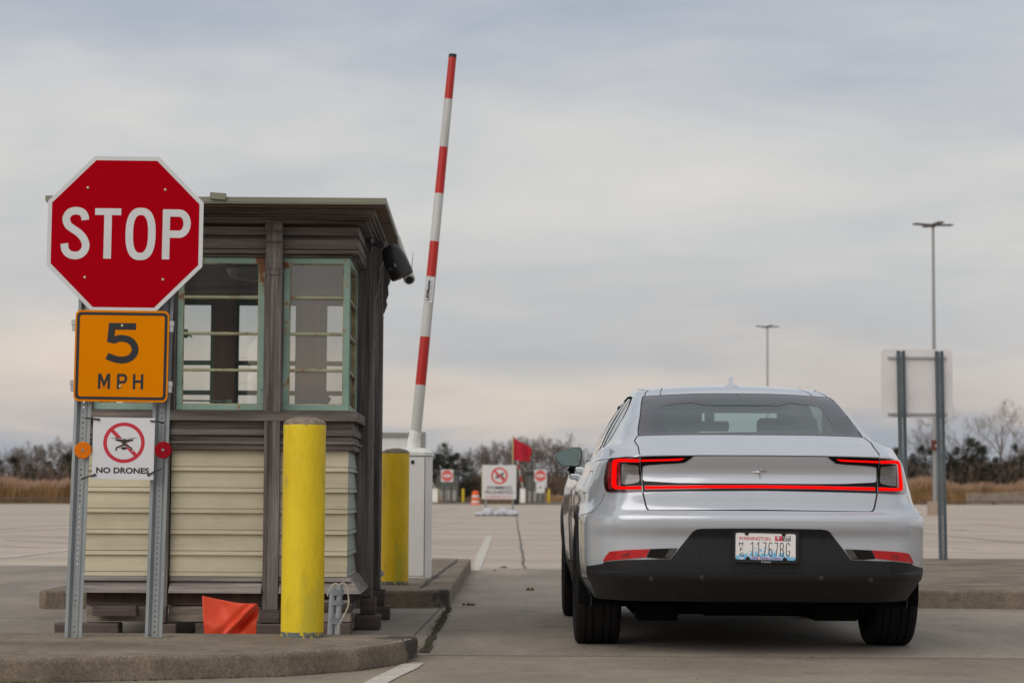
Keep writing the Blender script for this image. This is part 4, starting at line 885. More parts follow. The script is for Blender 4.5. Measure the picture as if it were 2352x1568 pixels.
# body as a stack of closed loops: 13 half-outline nodes (u half width, v distance from the tail, z)
TN = [0, .40, .62, .76, .89, 1.17, 1.70, 2.65, 3.55, 4.40, 4.90, 5.35, 5.95]
def lv(z, pts): return [(u, v, z) for u, v in pts]
LEV = [
 lv(.275, [(0,.20),(.40,.21),(.60,.24),(.70,.29),(.78,.40),(.82,.56),(.84,1.0),(.83,2),(.83,2.9),(.84,3.74),(.80,4.15),(.6,4.4),(0,4.5)]),
 lv(.345, [(0,.10),(.40,.11),(.61,.14),(.725,.19),(.81,.31),(.865,.50),(.89,1.0),(.875,2),(.875,2.9),(.895,3.74),(.85,4.18),(.6,4.45),(0,4.54)]),
 lv(.380, [(0,.045),(.40,.055),(.615,.085),(.735,.14),(.828,.27),(.882,.49),(.91,1.0),(.89,2),(.89,2.9),(.912,3.74),(.865,4.2),(.6,4.47),(0,4.55)]),
 lv(.386, [(0,.030),(.40,.040),(.617,.070),(.740,.126),(.833,.26),(.886,.48),(.913,1.0),(.892,2),(.892,2.9),(.914,3.74),(.867,4.2),(.6,4.47),(0,4.555)]),
 lv(.423, [(0,.018),(.40,.028),(.62,.058),(.748,.116),(.842,.255),(.893,.48),(.909,1.0),(.898,2),(.898,2.9),(.92,3.74),(.87,4.21),(.6,4.48),(0,4.56)]),
 lv(.430, [(0,.034),(.40,.044),(.62,.072),(.748,.124),(.842,.258),(.894,.48),(.910,1.0),(.899,2),(.899,2.9),(.921,3.74),(.87,4.21),(.6,4.48),(0,4.565)]),
 lv(.480, [(0,.030),(.40,.040),(.62,.068),(.750,.120),(.845,.255),(.898,.48),(.914,1.0),(.902,2),(.902,2.9),(.927,3.74),(.875,4.22),(.6,4.5),(0,4.58)]),
 lv(.600, [(0,.030),(.40,.038),(.62,.066),(.752,.120),(.848,.252),(.902,.48),(.905,1.0),(.905,2),(.905,2.9),(.930,3.74),(.88,4.22),(.6,4.5),(0,4.6)]),
 lv(.662, [(0,.000),(.40,.008),(.62,.040),(.752,.098),(.850,.242),(.902,.48),(.905,1.0),(.908,2),(.908,2.9),(.930,3.74),(.88,4.22),(.6,4.5),(0,4.6)]),
 lv(.700, [(0,-.002),(.40,.006),(.62,.038),(.750,.098),(.845,.240),(.898,.48),(.913,1.0),(.908,2),(.908,2.9),(.928,3.74),(.88,4.22),(.6,4.5),(0,4.6)]),
 lv(.718, [(0,.006),(.40,.014),(.62,.046),(.746,.106),(.838,.248),(.892,.48),(.912,1.0),(.907,2),(.907,2.9),(.926,3.74),(.88,4.22),(.6,4.5),(0,4.6)]),
 lv(.742, [(0,.046),(.40,.054),(.62,.082),(.736,.130),(.820,.262),(.880,.49),(.908,1.0),(.905,2),(.905,2.9),(.924,3.74),(.88,4.22),(.6,4.5),(0,4.6)]),
 lv(.765, [(0,.052),(.40,.060),(.62,.088),(.725,.134),(.800,.262),(.866,.49),(.905,1.0),(.903,2),(.903,2.9),(.922,3.74),(.875,4.22),(.6,4.5),(0,4.6)]),
 lv(.830, [(0,.056),(.40,.064),(.62,.092),(.712,.138),(.775,.255),(.845,.49),(.906,1.0),(.899,2),(.899,2.9),(.917,3.74),(.87,4.22),(.6,4.49),(0,4.59)]),
 lv(.925, [(0,.092),(.40,.097),(.62,.113),(.698,.144),(.752,.252),(.820,.49),(.872,1.0),(.864,2),(.866,2.9),(.89,3.74),(.85,4.2),(.6,4.47),(0,4.57)]),
 lv(1.000, [(0,.062),(.40,.069),(.612,.095),(.684,.136),(.735,.255),(.800,.50),(.848,1.02),(.836,2),(.840,2.9),(.865,3.74),(.82,4.2),(.58,4.46),(0,4.56)]),
 [(0,.052,1.024),(.40,.060,1.024),(.605,.088,1.021),(.672,.135,1.018),(.722,.26,1.015),(.788,.51,1.014),(.834,1.05,1.005),(.823,2.0,.99),(.828,2.9,.975),(.84,3.74,.945),(.79,4.2,.93),(.55,4.44,.92),(0,4.54,.92)],
 [(0,.085,1.040),(.40,.095,1.040),(.598,.125,1.038),(.663,.175,1.036),(.712,.30,1.036),(.779,.54,1.038),(.826,1.08,1.020),(.816,2.0,1.0),(.820,2.9,.985),(.83,3.7,.955),(.75,4.1,.94),(.52,4.35,.93),(0,4.45,.93)],
 [(0,.26,1.088),(.40,.27,1.087),(.598,.31,1.083),(.668,.38,1.080),(.722,.48,1.078),(.772,.66,1.074),(.808,1.14,1.042),(.806,2.0,1.015),(.81,2.9,1.0),(.80,3.6,.965),(.70,4.0,.95),(.5,4.2,.94),(0,4.3,.94)],
 [(0,.47,1.140),(.40,.485,1.138),(.598,.525,1.132),(.655,.59,1.122),(.700,.72,1.105),(.735,.93,1.090),(.778,1.28,1.066),(.786,2.0,1.038),(.786,2.9,1.018),(.73,3.35,1.0),(.60,3.5,.99),(.4,3.6,.985),(0,3.65,.985)],
 [(0,.86,1.275),(.36,.87,1.273),(.566,.90,1.265),(.606,.96,1.252),(.640,1.09,1.236),(.664,1.27,1.226),(.690,1.55,1.218),(.706,2.0,1.212),(.706,2.6,1.205),(.66,2.95,1.19),(.54,3.08,1.19),(.35,3.15,1.19),(0,3.2,1.19)],
 [(0,1.22,1.393),(.33,1.235,1.388),(.530,1.27,1.376),(.553,1.32,1.372),(.566,1.41,1.376),(.574,1.53,1.384),(.580,1.75,1.394),(.582,2.05,1.400),(.575,2.42,1.395),(.55,2.62,1.385),(.47,2.68,1.39),(.3,2.72,1.40),(0,2.75,1.405)],
 [(0,1.50,1.444),(.30,1.515,1.439),(.470,1.55,1.428),(.505,1.59,1.426),(.522,1.66,1.430),(.532,1.75,1.434),(.538,1.88,1.440),(.540,2.08,1.444),(.53,2.32,1.441),(.49,2.45,1.436),(.42,2.5,1.438),(.27,2.54,1.442),(0,2.57,1.446)],
 [(0,1.78,1.470),(.20,1.79,1.467),(.340,1.82,1.460),(.375,1.85,1.459),(.392,1.90,1.461),(.400,1.95,1.463),(.404,2.0,1.464),(.404,2.1,1.465),(.39,2.2,1.463),(.36,2.28,1.460),(.3,2.32,1.462),(.19,2.35,1.465),(0,2.37,1.468)],
 [(0,2.0,1.478),(.03,2.0,1.478),(.05,2.01,1.477),(.055,2.02,1.477),(.058,2.03,1.477),(.06,2.04,1.477),(.06,2.05,1.477),(.06,2.06,1.477),(.055,2.08,1.477),(.05,2.09,1.477),(.04,2.1,1.477),(.03,2.11,1.477),(0,2.12,1.477)],
]
LEV = np.array(LEV)
NL = len(LEV)
KGB, KMID, KRE, KRI = NL-6, NL-5, NL-4, NL-3       # glass base, mid, roof edge, inner roof ring
# loop parameter k in metres of average rise
KN = [0.0]
for i in range(1, NL):
    dd = np.linalg.norm(LEV[i]-LEV[i-1], axis=1); KN.append(KN[-1] + float(np.clip(np.mean(dd[:8]), .004, .4)))
KN = np.array(KN); TNm = np.array(TN)
def pchip_eval(xs, ys, x):
    """cubic Hermite, three-point tangents limited for monotone stretches; ys (n,...)"""
    h = np.diff(xs); sh = (slice(None),) + (None,)*(ys.ndim-1)
    d = np.diff(ys, axis=0)/h[sh]; m = np.zeros_like(ys)
    w1 = (2*h[1:]+h[:-1])[sh]; w2 = (h[1:]+2*h[:-1])[sh]
    with np.errstate(divide='ignore', invalid='ignore'):
        hm = (w1+w2)/(w1/d[:-1]+w2/d[1:])
    m[1:-1] = np.where(d[:-1]*d[1:] > 0, hm, 0); m[1:-1] = np.nan_to_num(m[1:-1])
    m[0] = d[0]; m[-1] = d[-1]
    i = np.clip(np.searchsorted(xs, x, side='right')-1, 0, len(xs)-2)
    t = ((x-xs[i])/h[i]); ex = (slice(None),) + (None,)*(ys.ndim-1); t = t[ex]; hh = h[i][ex]
    return (2*t**3-3*t**2+1)*ys[i] + (t**3-2*t**2+t)*hh*m[i] + (-2*t**3+3*t**2)*ys[i+1] + (t**3-t**2)*hh*m[i+1]
def fd_eval(xs, ys, x):
    h = np.diff(xs); sh = (slice(None),) + (None,)*(ys.ndim-1); d = np.diff(ys, axis=0)/h[sh]; m = np.zeros_like(ys)
    m[1:-1] = (d[:-1]*h[1:][sh] + d[1:]*h[:-1][sh])/(h[1:]+h[:-1])[sh]; m[0] = d[0]; m[-1] = d[-1]
    i = np.clip(np.searchsorted(xs, x, side='right')-1, 0, len(xs)-2); ex = (slice(None),) + (None,)*(ys.ndim-1)
    t = ((x-xs[i])/h[i])[ex]; hh = h[i][ex]
    return (2*t**3-3*t**2+1)*ys[i] + (t**3-2*t**2+t)*hh*m[i] + (-2*t**3+3*t**2)*ys[i+1] + (t**3-t**2)*hh*m[i+1]
# extend the nodes by the mirror image so the outline is smooth at the centre lines
def mirror_nodes():
    t = np.concatenate([-TNm[3:0:-1], TNm, 2*TNm[-1]-TNm[-2:-4:-1]])
    P = LEV.copy(); q = LEV[:, 3:0:-1].copy(); q[:, :, 0] *= -1; r = LEV[:, -2:-4:-1].copy(); r[:, :, 0] *= -1
    return t, np.concatenate([q, P, r], axis=1)
TX, PX_ = mirror_nodes()
def surf(t, k):
    """points of the body skin for arrays t (signed, metres round the outline) and k"""
    t = np.atleast_1d(np.asarray(t, float)); k = np.atleast_1d(np.asarray(k, float)); s = np.where(t < 0, -1, 1); ta = np.clip(np.abs(t), 0, TNm[-1])
    out = np.zeros((len(t), 3))
    uk, inv = np.unique(np.round(k, 7), return_inverse=True)
    L = pchip_eval(KN, PX_, np.clip(uk, KN[0], KN[-1]))      # (nk, nodes, 3)
    for j in range(len(uk)):
        m = inv == j
        out[m] = fd_eval(TX, L[j], ta[m])
    out[:, 0] *= s
    return out
def normals(t, k):
    e = 1e-3; t = np.asarray(t, float); k = np.asarray(k, float)
    a = surf(t+e, k)-surf(t-e, k); b = surf(t, np.minimum(k+e, KN[-1]))-surf(t, np.maximum(k-e, 0))
    n = np.cross(a, b); n /= np.maximum(np.linalg.norm(n, axis=1), 1e-9)[:, None]
    P = surf(t, k); c = np.array([0, 2.2, .7]); out = P-c; flip = (np.sum(n*out, axis=1) < 0); n[flip] *= -1
    return n
def proj(P):
    W_ = P + np.array(CARO); d = W_ - np.array([0, 0, CAMZ]); X = d @ np.array(cX); Y_ = d @ np.array(cY); Zz = d @ np.array(cF)
    return np.stack([CX + FPX*X/Zz, CY - FPX*Y_/Zz], 1)
# lookup grid for reading outline positions off the photograph's left half
gt_ = np.linspace(-4.9, .05, 500); gk_ = np.linspace(0, KN[KRI], 260)
GT, GK = np.meshgrid(gt_, gk_); GT = GT.ravel(); GK = GK.ravel()
GP = surf(GT, GK); GN = normals(GT, GK); GQ = proj(GP)
vis = np.sum(GN*(np.array([0, 0, CAMZ])-np.array(CARO)-GP), axis=1) > 0
def find(px, py, tmax=None, kr=None):
    d = np.hypot(GQ[:, 0]-px, GQ[:, 1]-py) + np.where(vis, 0, 1e4)
    if tmax is not None: d = d + np.where(np.abs(GT) > tmax, 1e4, 0)
    if kr: d = d + np.where((GK < kr[0]) | (GK > kr[1]), 1e4, 0)
    i = int(np.argmin(d)); t, k = GT[i], GK[i]
    for _ in range(6):
        e = 1e-3; q = proj(surf([t, t+e, t], [k, k, k+e])); J = np.array([(q[1]-q[0])/e, (q[2]-q[0])/e]).T
        if abs(np.linalg.det(J)) < 1e3: break
        st = np.linalg.solve(J, np.array([px, py])-q[0]); st = np.clip(st, -.05, .05); t += st[0]; k = float(np.clip(k+st[1], 0, KN[-1]))
    if not (abs(t-GT[i]) < .15 and abs(k-GK[i]) < .15): t, k = GT[i], GK[i]
    return (float(t), float(k))
def z1(x, y): return (1263.3+x*.40296, 861.3+y*.40296)          # first zoomed view -> photo position
def F(pts, **kw): return [find(*z1(x, y), **kw) for x, y in pts]
def mir(pts): return [(-t, k) for t, k in pts][::-1]
def patch(name, tk, m, parent, off=.003, depth=.004, step=.035, holes=None, smooth=40, inset=0):
    """a panel with a crisp outline laid on the skin: the outline in (t,k) is cut along a grid, then wrapped"""
    bm = bmesh.new(); vs = [bm.verts.new((t, k, 0)) for t, k in tk]; 
    if holes is None: bm.faces.new(vs)
    else:
        n = len(vs); hs = [bm.verts.new((t, k, 0)) for t, k in holes]
        for i in range(n): bm.faces.new((vs[i], vs[(i+1) % n], hs[(i+1) % n], hs[i]))
    ts = [p[0] for p in tk]; ks = [p[1] for p in tk]
    def cut(co, no): bmesh.ops.bisect_plane(bm, geom=bm.verts[:]+bm.edges[:]+bm.faces[:], plane_co=co, plane_no=no, dist=1e-6)
    n = int((max(ts)-min(ts))/step); 
    for i in range(1, n+1): cut((min(ts)+i*(max(ts)-min(ts))/(n+1), 0, 0), (1, 0, 0))
    if min(ts) < 0 < max(ts): cut((0, 0, 0), (1, 0, 0))
    kk = [k for k in KN if min(ks) < k < max(ks)]; n = int((max(ks)-min(ks))/(step*.6)); kk += [min(ks)+i*(max(ks)-min(ks))/(n+1) for i in range(1, n+1)]
    for k in kk: cut((0, k, 0), (0, 1, 0))
    bmesh.ops.triangulate(bm, faces=[f for f in bm.faces if len(f.verts) > 4])
    bm.verts.ensure_lookup_table(); T_ = np.array([v.co.x for v in bm.verts]); K_ = np.array([v.co.y for v in bm.verts])
    P = surf(T_, K_); Nn = normals(T_, K_); Q = P + Nn*off; Q2 = P + Nn*(off-depth)
    bm.faces.ensure_lookup_table(); n = len(P); faces = [[v.index for v in f.verts] for f in bm.faces]
    edges = {}
    for f in faces:
        for a, b in zip(f, f[1:]+f[:1]): edges.setdefault((min(a, b), max(a, b)), []).append((a, b))
    bd = [e[0] for e in edges.values() if len(e) == 1]
    mb = MB(); mb.v = [tuple(p) for p in Q] + [tuple(p) for p in Q2]; mb.f = [tuple(f) for f in faces] + [(a, a+n, b+n, b)[::-1] for a, b in bd]
    bm.free()
    return mb.build(name, m, parent, smooth=smooth)
def line(name, tk, w, m, parent, off=.0012, closed=False, z=None):
    """a shut line: a narrow strip following (t,k) points"""
    P = surf([p[0] for p in tk], [p[1] for p in tk]); ts = []; ks = []
    for i in range(len(tk)-1):
        d = np.linalg.norm(P[i+1]-P[i]); n = max(1, int(d/.02))
        for j in range(n): ts.append(tk[i][0]+(tk[i+1][0]-tk[i][0])*j/n); ks.append(tk[i][1]+(tk[i+1][1]-tk[i][1])*j/n)
    ts.append(tk[-1][0]); ks.append(tk[-1][1]); P = surf(ts, ks); Nn = normals(ts, ks); m_ = len(P); mb = MB()
    D = np.zeros_like(P); D[1:-1] = P[2:]-P[:-2]; D[0] = P[1]-P[0]; D[-1] = P[-1]-P[-2]; D /= np.linalg.norm(D, axis=1)[:, None]+1e-9
    S = np.cross(D, Nn); S /= np.linalg.norm(S, axis=1)[:, None]+1e-9
    mb.v = [tuple(p) for p in P+S*w/2+Nn*off] + [tuple(p) for p in P-S*w/2+Nn*off]
    mb.f = [(i, i+1, m_+i+1, m_+i) for i in range(m_-1)]
    return mb.build(name, m, parent)
# --- materials
M['paint'] = mat('silver_white_paint', srgb(200, 205, 213), None, .2, .3, coat=1.0)
M['cladding'] = mat('black_bumper_plastic', srgb(38, 38, 40), srgb(31, 31, 33), .5, scale=40, spec=.35)
M['piano'] = mat('gloss_black', srgb(12, 10, 11), rough=.2, spec=.2)
M['gap'] = mat('panel_gap', srgb(20, 20, 21), rough=.8)
M['redlens'] = mat('dark_red_lens', (.045, .004, .006), rough=.08, coat=1.0)
M['redband'] = mat('red_lens_glow', (.20, .004, .008), rough=.15, coat=1.0, emit=(1, .02, .03), estr=.05)  # faint emission puts a painted glow into the red lens bands
M['ledred'] = mat('lit_red_led', (.2, .0, .0), rough=.5, spec=0, emit=(1, .004, .003), estr=.92)
M['clear_l'] = mat('clear_reversing_lens', srgb(128, 124, 122), srgb(92, 88, 88), .2, .3, scale=1, stretch=(1, 1, 60), coat=1.0)
M['refl'] = mat('red_side_reflector', (.60, .008, .014), (.42, .005, .01), .3, coat=.25, scale=30)
M['smoked'] = mat('smoked_lens', srgb(20, 18, 18), rough=.1, spec=.4)
M['trimb'] = mat('matt_black_trim', (.006, .006, .007), rough=.9, spec=0)
M['chrome'] = mat('satin_chrome', srgb(200, 200, 202), rough=.2, metal=.9)
M['rubber'] = mat('tyre_rubber', srgb(34, 33, 33), srgb(25, 24, 24), .85, scale=30, spec=.2)
M['rim'] = mat('dark_alloy', srgb(74, 74, 76), rough=.35, metal=.7)
M['under'] = mat('underbody_black', srgb(17, 17, 17), rough=.9, spec=.1)
M['cabin'] = mat('cabin_charcoal', srgb(60, 62, 64), srgb(50, 52, 54), .8, scale=20)
M['frit'] = mat('glass_frit', srgb(60, 60, 66), rough=.08, spec=.45)
M['glassr'] = glass('rear_glass', (.66, .84, .77), .02, 0, 1.5, haze=.28, hazecol=(.13, .19, .17)); M['glassw'] = glass('windscreen_glass', (.80, .90, .87), .03, 0, 1.5); M['glasss'] = glass('side_glass', (.62, .72, .70), .08, 0, 1.5)
M['mirrorg'] = mat('mirror_glass', srgb(138, 154, 148), rough=.08, metal=.85)
# --- skin
SIDE0, SIDE1 = 1.62, 4.05
def side_t0(k): return float(np.interp(k, [KN[KGB], 1.36, 1.52, 1.66, 1.80, KN[KRE]], [1.62, 1.34, 1.16, 1.00, 1.03, 1.26]))
tl = np.unique(np.concatenate([np.linspace(-5.95, 5.95, 397), [-TN[2], TN[2], -SIDE0, SIDE0, -SIDE1, SIDE1, -4.9, 4.9]]))
kl = []
for i in range(NL-1):
    n = max(1, int(math.ceil((KN[i+1]-KN[i])/.018))); kl += [KN[i]+(KN[i+1]-KN[i])*j/n for j in range(n)]
kl.append(KN[-1]); kl = np.array(kl)
TT, KK = np.meshgrid(tl, kl); SP = surf(TT.ravel(), KK.ravel()); SN = normals(TT.ravel(), KK.ravel())
nt_, nk_ = len(tl), len(kl)
ARX = [(1.0, .351), (3.735, .351)]; AR = .378
def skin(name, m, off, windows_open, t_rng=None, k_rng=None, only=None, arch=True, parent=CAR, half=0):
    P = SP + SN*off; V = []; idx = {}; fs = []
    Pa = P.copy()
    if arch:
        low = (np.abs(P[:, 0]) > .6) & (P[:, 2] < .80)
        for (v0, z0) in ARX:
            d = np.hypot(P[:, 1]-v0, P[:, 2]-z0); near = low & (d < AR) & (d > AR-.045)
            Pa[near, 1] = v0+(P[near, 1]-v0)*AR/d[near]; Pa[near, 2] = z0+(P[near, 2]-z0)*AR/d[near]
    for j in range(nk_-1):
        for i in range(nt_-1):
            tm = (tl[i]+tl[i+1])/2; km = (kl[j]+kl[j+1])/2; a = abs(tm)
            win = None
            if KN[KGB] < km < KN[KRE]:
                if a < TN[2]: win = 'rear'
                elif side_t0(km) < a < SIDE1: win = 'side'
                elif a > 4.9: win = 'front'
            if only is not None:
                if win != only or tm*half < 0: continue
            elif windows_open and win: continue
            q = [j*nt_+i, j*nt_+i+1, (j+1)*nt_+i+1, (j+1)*nt_+i]
            if arch and km < KN[14]:
                c = P[q].mean(axis=0)
                if abs(c[0]) > .6 and any(math.hypot(c[1]-v0, c[2]-z0) < AR-.02 for v0, z0 in ARX): continue
            fs.append(q)
    used = sorted({i for f in fs for i in f}); mp = {o: n for n, o in enumerate(used)}
    mb = MB(); mb.v = [tuple(Pa[i]) for i in used]; mb.f = [tuple(mp[i] for i in f) for f in fs]
    return mb.build(name, m, parent, smooth=50)
body = skin('body', M['paint'], 0, True)
skin('cabin_lining', M['cabin'], -.022, True, arch=True)
rg = skin('rear_window', M['glassr'], -.002, False, only='rear', arch=False)
skin('windscreen', M['glassw'], -.004, False, only='front', arch=False)
skin('side_windows', M['glasss'], -.006, False, only='side', arch=False, half=-1)
skin('side_windows', M['glasss'], -.006, False, only='side', arch=False, half=1)
mb = MB(); mb.flat([(-.60, .62), (.60, .62), (.62, .63), (.62, 1.38), (.80, 1.39), (.80, 3.34), (.60, 3.35), (.60, 4.12), (.70, 4.13), (.5, 4.42), (-.5, 4.42), (-.70, 4.13), (-.60, 4.12), (-.60, 3.35), (-.80, 3.34), (-.80, 1.39), (-.62, 1.38), (-.62, .63)], .185, .30)
mb.build('underbody', M['under'], CAR)
mb = MB(); mb.box(-.62, .62, .72, .92, .20, .262); mb.box(-.30, .22, .45, .70, .22, .30); mb.tube([(-.62, .95, .30), (-.2, .88, .20), (.3, .88, .20), (.62, .95, .30)], .04, 8); mb.box(-.60, -.38, .60, .80, .15, .24); mb.box(.34, .58, .58, .82, .155, .24)
mb.build('rear_suspension', M['under'], CAR, bevel=.01)
# --- cabin furniture
mb = MB(); mb.box(-.64, .64, 1.0, 3.3, .35, .72); mb.box(-.62, .62, .35, 1.3, .70, .93); mb.build('cabin_floor', M['cabin'], CAR)
def seat(x, v, top):
    mb = MB(); hw = .24
    mb.prof([(v-.06, .70), (v+.07, .70), (v-.01, 1.14), (v-.12, 1.14)], x-hw, x+hw)
    s = mb.build('seat', M['cabin'], CAR, bevel=.05, seg=3); 
    mb = MB(); mb.prof([(v-.165, 1.135), (v-.085, 1.135), (v-.095, top), (v-.175, top-.01)], x-.135, x+.135); mb.build('headrest', M['cabin'], s, bevel=.035, seg=3)
seat(-.37, 2.45, 1.30); seat(.37, 2.45, 1.30)
for x_ in (-.36, .335):
    mb = MB(); mb.prof([(1.40, 1.06), (1.47, 1.06), (1.46, 1.262), (1.42, 1.262)], x_-.15, x_+.15); mb.build('rear_headrest', M['cabin'], CAR, bevel=.035, seg=3)
for x0_, x1_ in ((-.60, -.06), (.42, .60)): mb = MB(); mb.box(x0_, x1_, 2.80, 2.83, 1.22, 1.385); mb.build('sun_visor', M['cabin'], CAR, bevel=.01)
mb = MB(); mb.box(-.55, .55, 2.70, 2.80, 1.342, 1.385); mb.build('windscreen_header', M['cabin'], CAR, bevel=.01)
for s in (-1, 1): mb = MB(); mb.prof([(1.35, .95), (1.62, .95), (1.55, 1.36), (1.30, 1.33)], min(s*.53, s*.57), max(s*.53, s*.57)); mb.build('quarter_lining', M['cabin'], CAR)
mb = MB(); mb.box(-.60, .60, 1.32, 1.43, .72, 1.10); mb.build('rear_bench', M['cabin'], CAR, bevel=.03, seg=2)
mb = MB(); mb.box(-.66, .66, 3.15, 3.6, .75, .985); mb.build('dashboard', M['cabin'], CAR, bevel=.03)
mb = MB(); mb.obox((.0, 2.93, 1.262), .25, .03, .068, Matrix.Rotation(0, 3, 'X')); mb.box(-.03, .03, 2.90, 2.97, 1.29, 1.37); mb.build('inner_mirror', M['cabin'], CAR, bevel=.012)
mb = MB(); mb.lathe([(.185, -.012), (.19, 0), (.185, .012)], (0, 0, 0), 'y', 28); mb.v = [(x-.37, y+3.0, z+.98) for x, y, z in mb.v]; mb.build('steering_wheel', M['cabin'], CAR)
# --- rear glass: black printed border round the clear field, and the top lamp band
inner = [find(1263.3+0, 0)]*0
def fz(x, y): return (1435.5+x*.24414, 861.3+y*.24414)     # rear-glass view -> photo position
kr = (KN[KGB], KN[KRE]+.001)
inn = [(352, 420), (352, 300), (370, 285), (480, 270), (620, 257), (690, 255), (730, 268), (765, 285), (900, 286), (1100, 285), (1185, 285)]
def fpos(x, y): return find(*fz(x, y), kr=kr)
topc = [fpos(x, y) for x, y in inn]; botc = [fpos(x, y) for x, y in ((352, 470), (372, 512), (420, 536), (520, 542), (800, 538), (1183, 533))]
ctr0 = fpos(1185, 400)
half = [(0.0, topc[-1][1])] + [p for p in topc[::-1][1:]] + botc[:-1] + [(0.0, botc[-1][1])]
full = half + [(-t, k) for t, k in half[::-1][1:-1]]
# outer ring, matched by direction from the middle of the clear field
km0 = (KN[KGB]+KN[KRE])/2
def outer_pt(p):
    tb, kb0, kb1 = TN[2]-.004, KN[KGB]+.006, KN[KRE]-.004
    dt, dk = p[0], p[1]-km0
    s = min(tb/abs(dt) if abs(dt) > 1e-6 else 1e9, (kb1-km0)/dk if dk > 1e-6 else 1e9, (kb0-km0)/dk if dk < -1e-6 else 1e9)
    return (dt*s, km0+dk*s)
def densify(L_, n=4):
    out = []
    for a, b in zip(L_, L_[1:]+L_[:1]): out += [(a[0]+(b[0]-a[0])*i/n, a[1]+(b[1]-a[1])*i/n) for i in range(n)]
    return out
fd = densify(full, 6); outr = [outer_pt(p) for p in fd]
# pull the nearest outer samples onto the four corners
for c in ((TN[2]-.004, KN[KGB]+.006), (TN[2]-.004, KN[KRE]-.004), (-TN[2]+.004, KN[KGB]+.006), (-TN[2]+.004, KN[KRE]-.004)):
    i = min(range(len(outr)), key=lambda j: (outr[j][0]-c[0])**2+(outr[j][1]-c[1])**2); outr[i] = c
fr_ = patch('printed_border', outr, M['frit'], rg, off=-.0005, depth=.001, holes=fd, step=.05, smooth=60)
tb = [fpos(x, y) for x, y in ((1185, 244), (1000, 243), (860, 245), (775, 250), (800, 268), (830, 277), (1000, 280), (1185, 281))]
tb[0] = (0, tb[0][1]); tb[-1] = (0, tb[-1][1])
patch('brake_lamp_band', tb + mir(tb)[1:-1], mat('brake_band', srgb(84, 94, 94), rough=.3, spec=.2), fr_, off=.0006, depth=.001)
line('window_seal', [(-TN[2], KN[KGB]), (TN[2], KN[KGB])], .006, M['gap'], rg); line('window_seal', [(-TN[2], KN[KGB]), (-TN[2], KN[KRE])], .005, M['gap'], rg); line('window_seal', [(TN[2], KN[KGB]), (TN[2], KN[KRE])], .005, M['gap'], rg)
line('window_seal', [(-TN[2], KN[KRE]), (TN[2], KN[KRE])], .005, M['gap'], rg)
for s in (-1, 1):
    line('roof_seam', [(s*.60, KN[KRE]+.003), (s*.64, KN[KRI]), (s*1.0, KN[KRI]+.05), (s*2.4, KN[KRI]+.05)], .005, M['gap'], body)
    line('roof_seam', [(s*.50, KN[KRE]+.003), (s*.52, KN[KRI]), (s*.56, KN[KRI]+.10)], .0035, M['gap'], body)
# --- tail-light assembly (left half read off the photograph, right half mirrored)
SEAMT = F([(514, 463), (527, 665)])
house = F([(345, 477), (420, 470), (513, 463), (520, 560), (526, 664), (440, 667), (345, 668), (323, 661), (314, 630), (312, 590), (318, 545), (330, 500)])
tr_raw = [(518, 463), (640, 460), (822, 458), (768, 496), (720, 501), (640, 505), (560, 511), (533, 516), (528, 524), (527, 560), (528, 594), (540, 604), (620, 609), (720, 615), (900, 618)]
tr_top = F(tr_raw); kc = find(*z1(1140, 619))[1]; kb = find(*z1(1140, 657))[1]
tr_bot = F([(900, 659), (700, 661), (530, 664), (522, 560)])
def add_sym(name, ptsL, closing, m, off, depth, parent, **kw): pass
lamps = []
for s in (1, -1):
    f = (lambda L_: L_) if s == 1 else mir
    hl = patch('tail_light', f(house), M['redlens'], CAR, off=.006, depth=.012, step=.03)
    patch('lamp_bezel', f(F([(405, 500), (513, 497), (519, 560), (525, 630), (408, 632)])), M['piano'], hl, off=.0075, depth=.003)
    patch('reversing_lens', f(F([(417, 510), (430, 506), (498, 512), (508, 518), (512, 600), (505, 612), (470, 620), (425, 625), (416, 618)])), M['clear_l'], hl, off=.010, depth=.004)
    patch('inner_red_band', f(F([(394, 500), (408, 499), (411, 630), (396, 632)])), M['redband'], hl, off=.0085, depth=.003)
    patch('outer_red_band', f(F([(340, 500), (356, 492), (356, 650), (340, 648), (334, 580)])), M['redband'], hl, off=.0070, depth=.003)
    patch('light_strip', f(F([(509, 477), (430, 479), (390, 481), (372, 486), (364, 500), (362, 560), (360, 620), (364, 640), (378, 650), (420, 651), (523, 651), (522, 634), (430, 635), (392, 633), (384, 622), (385, 560), (387, 506), (396, 496), (430, 494), (511, 493)])), M['ledred'], hl, off=.010, depth=.005, step=.02)
# the black band across the boot with its own light strips: one piece for both sides
L_top = tr_top[:]                      # from the seam, out along the upper arm and back to the lower bar
half = L_top + [(0.0, kc)]; halfb = [(0.0, kb)] + tr_bot
fullp = L_top + [(0.0, kc)] + mir(L_top) + mir(tr_bot) + [(0.0, kb)] + tr_bot
band_ = patch('tail_light_bar', fullp, M['piano'], CAR, off=.004, depth=.006, step=.03)
for s in (1, -1):
    f = (lambda L_: L_) if s == 1 else mir
    patch('light_strip', f(F([(519, 480), (640, 477), (766, 472), (738, 483), (640, 486), (520, 490)])), M['ledred'], band_, off=.008, depth=.004, step=.02)
bl = F([(540, 630), (700, 629), (900, 627)]); blb = F([(900, 650), (700, 653), (541, 655)])
k1, k2 = find(*z1(1140, 626))[1], find(*z1(1140, 650))[1]
patch('red_glow_strip', bl + [(0.0, k1)] + mir(bl) + mir(blb) + [(0.0, k2)] + blb, M['redband'], band_, off=.006, depth=.003, step=.03)  # dim red border painted as the glow around the lit strip
bl = F([(541, 635), (700, 634), (900, 632)]); blb = F([(900, 645), (700, 647), (542, 649)])
k1, k2 = find(*z1(1140, 631))[1], find(*z1(1140, 644))[1]
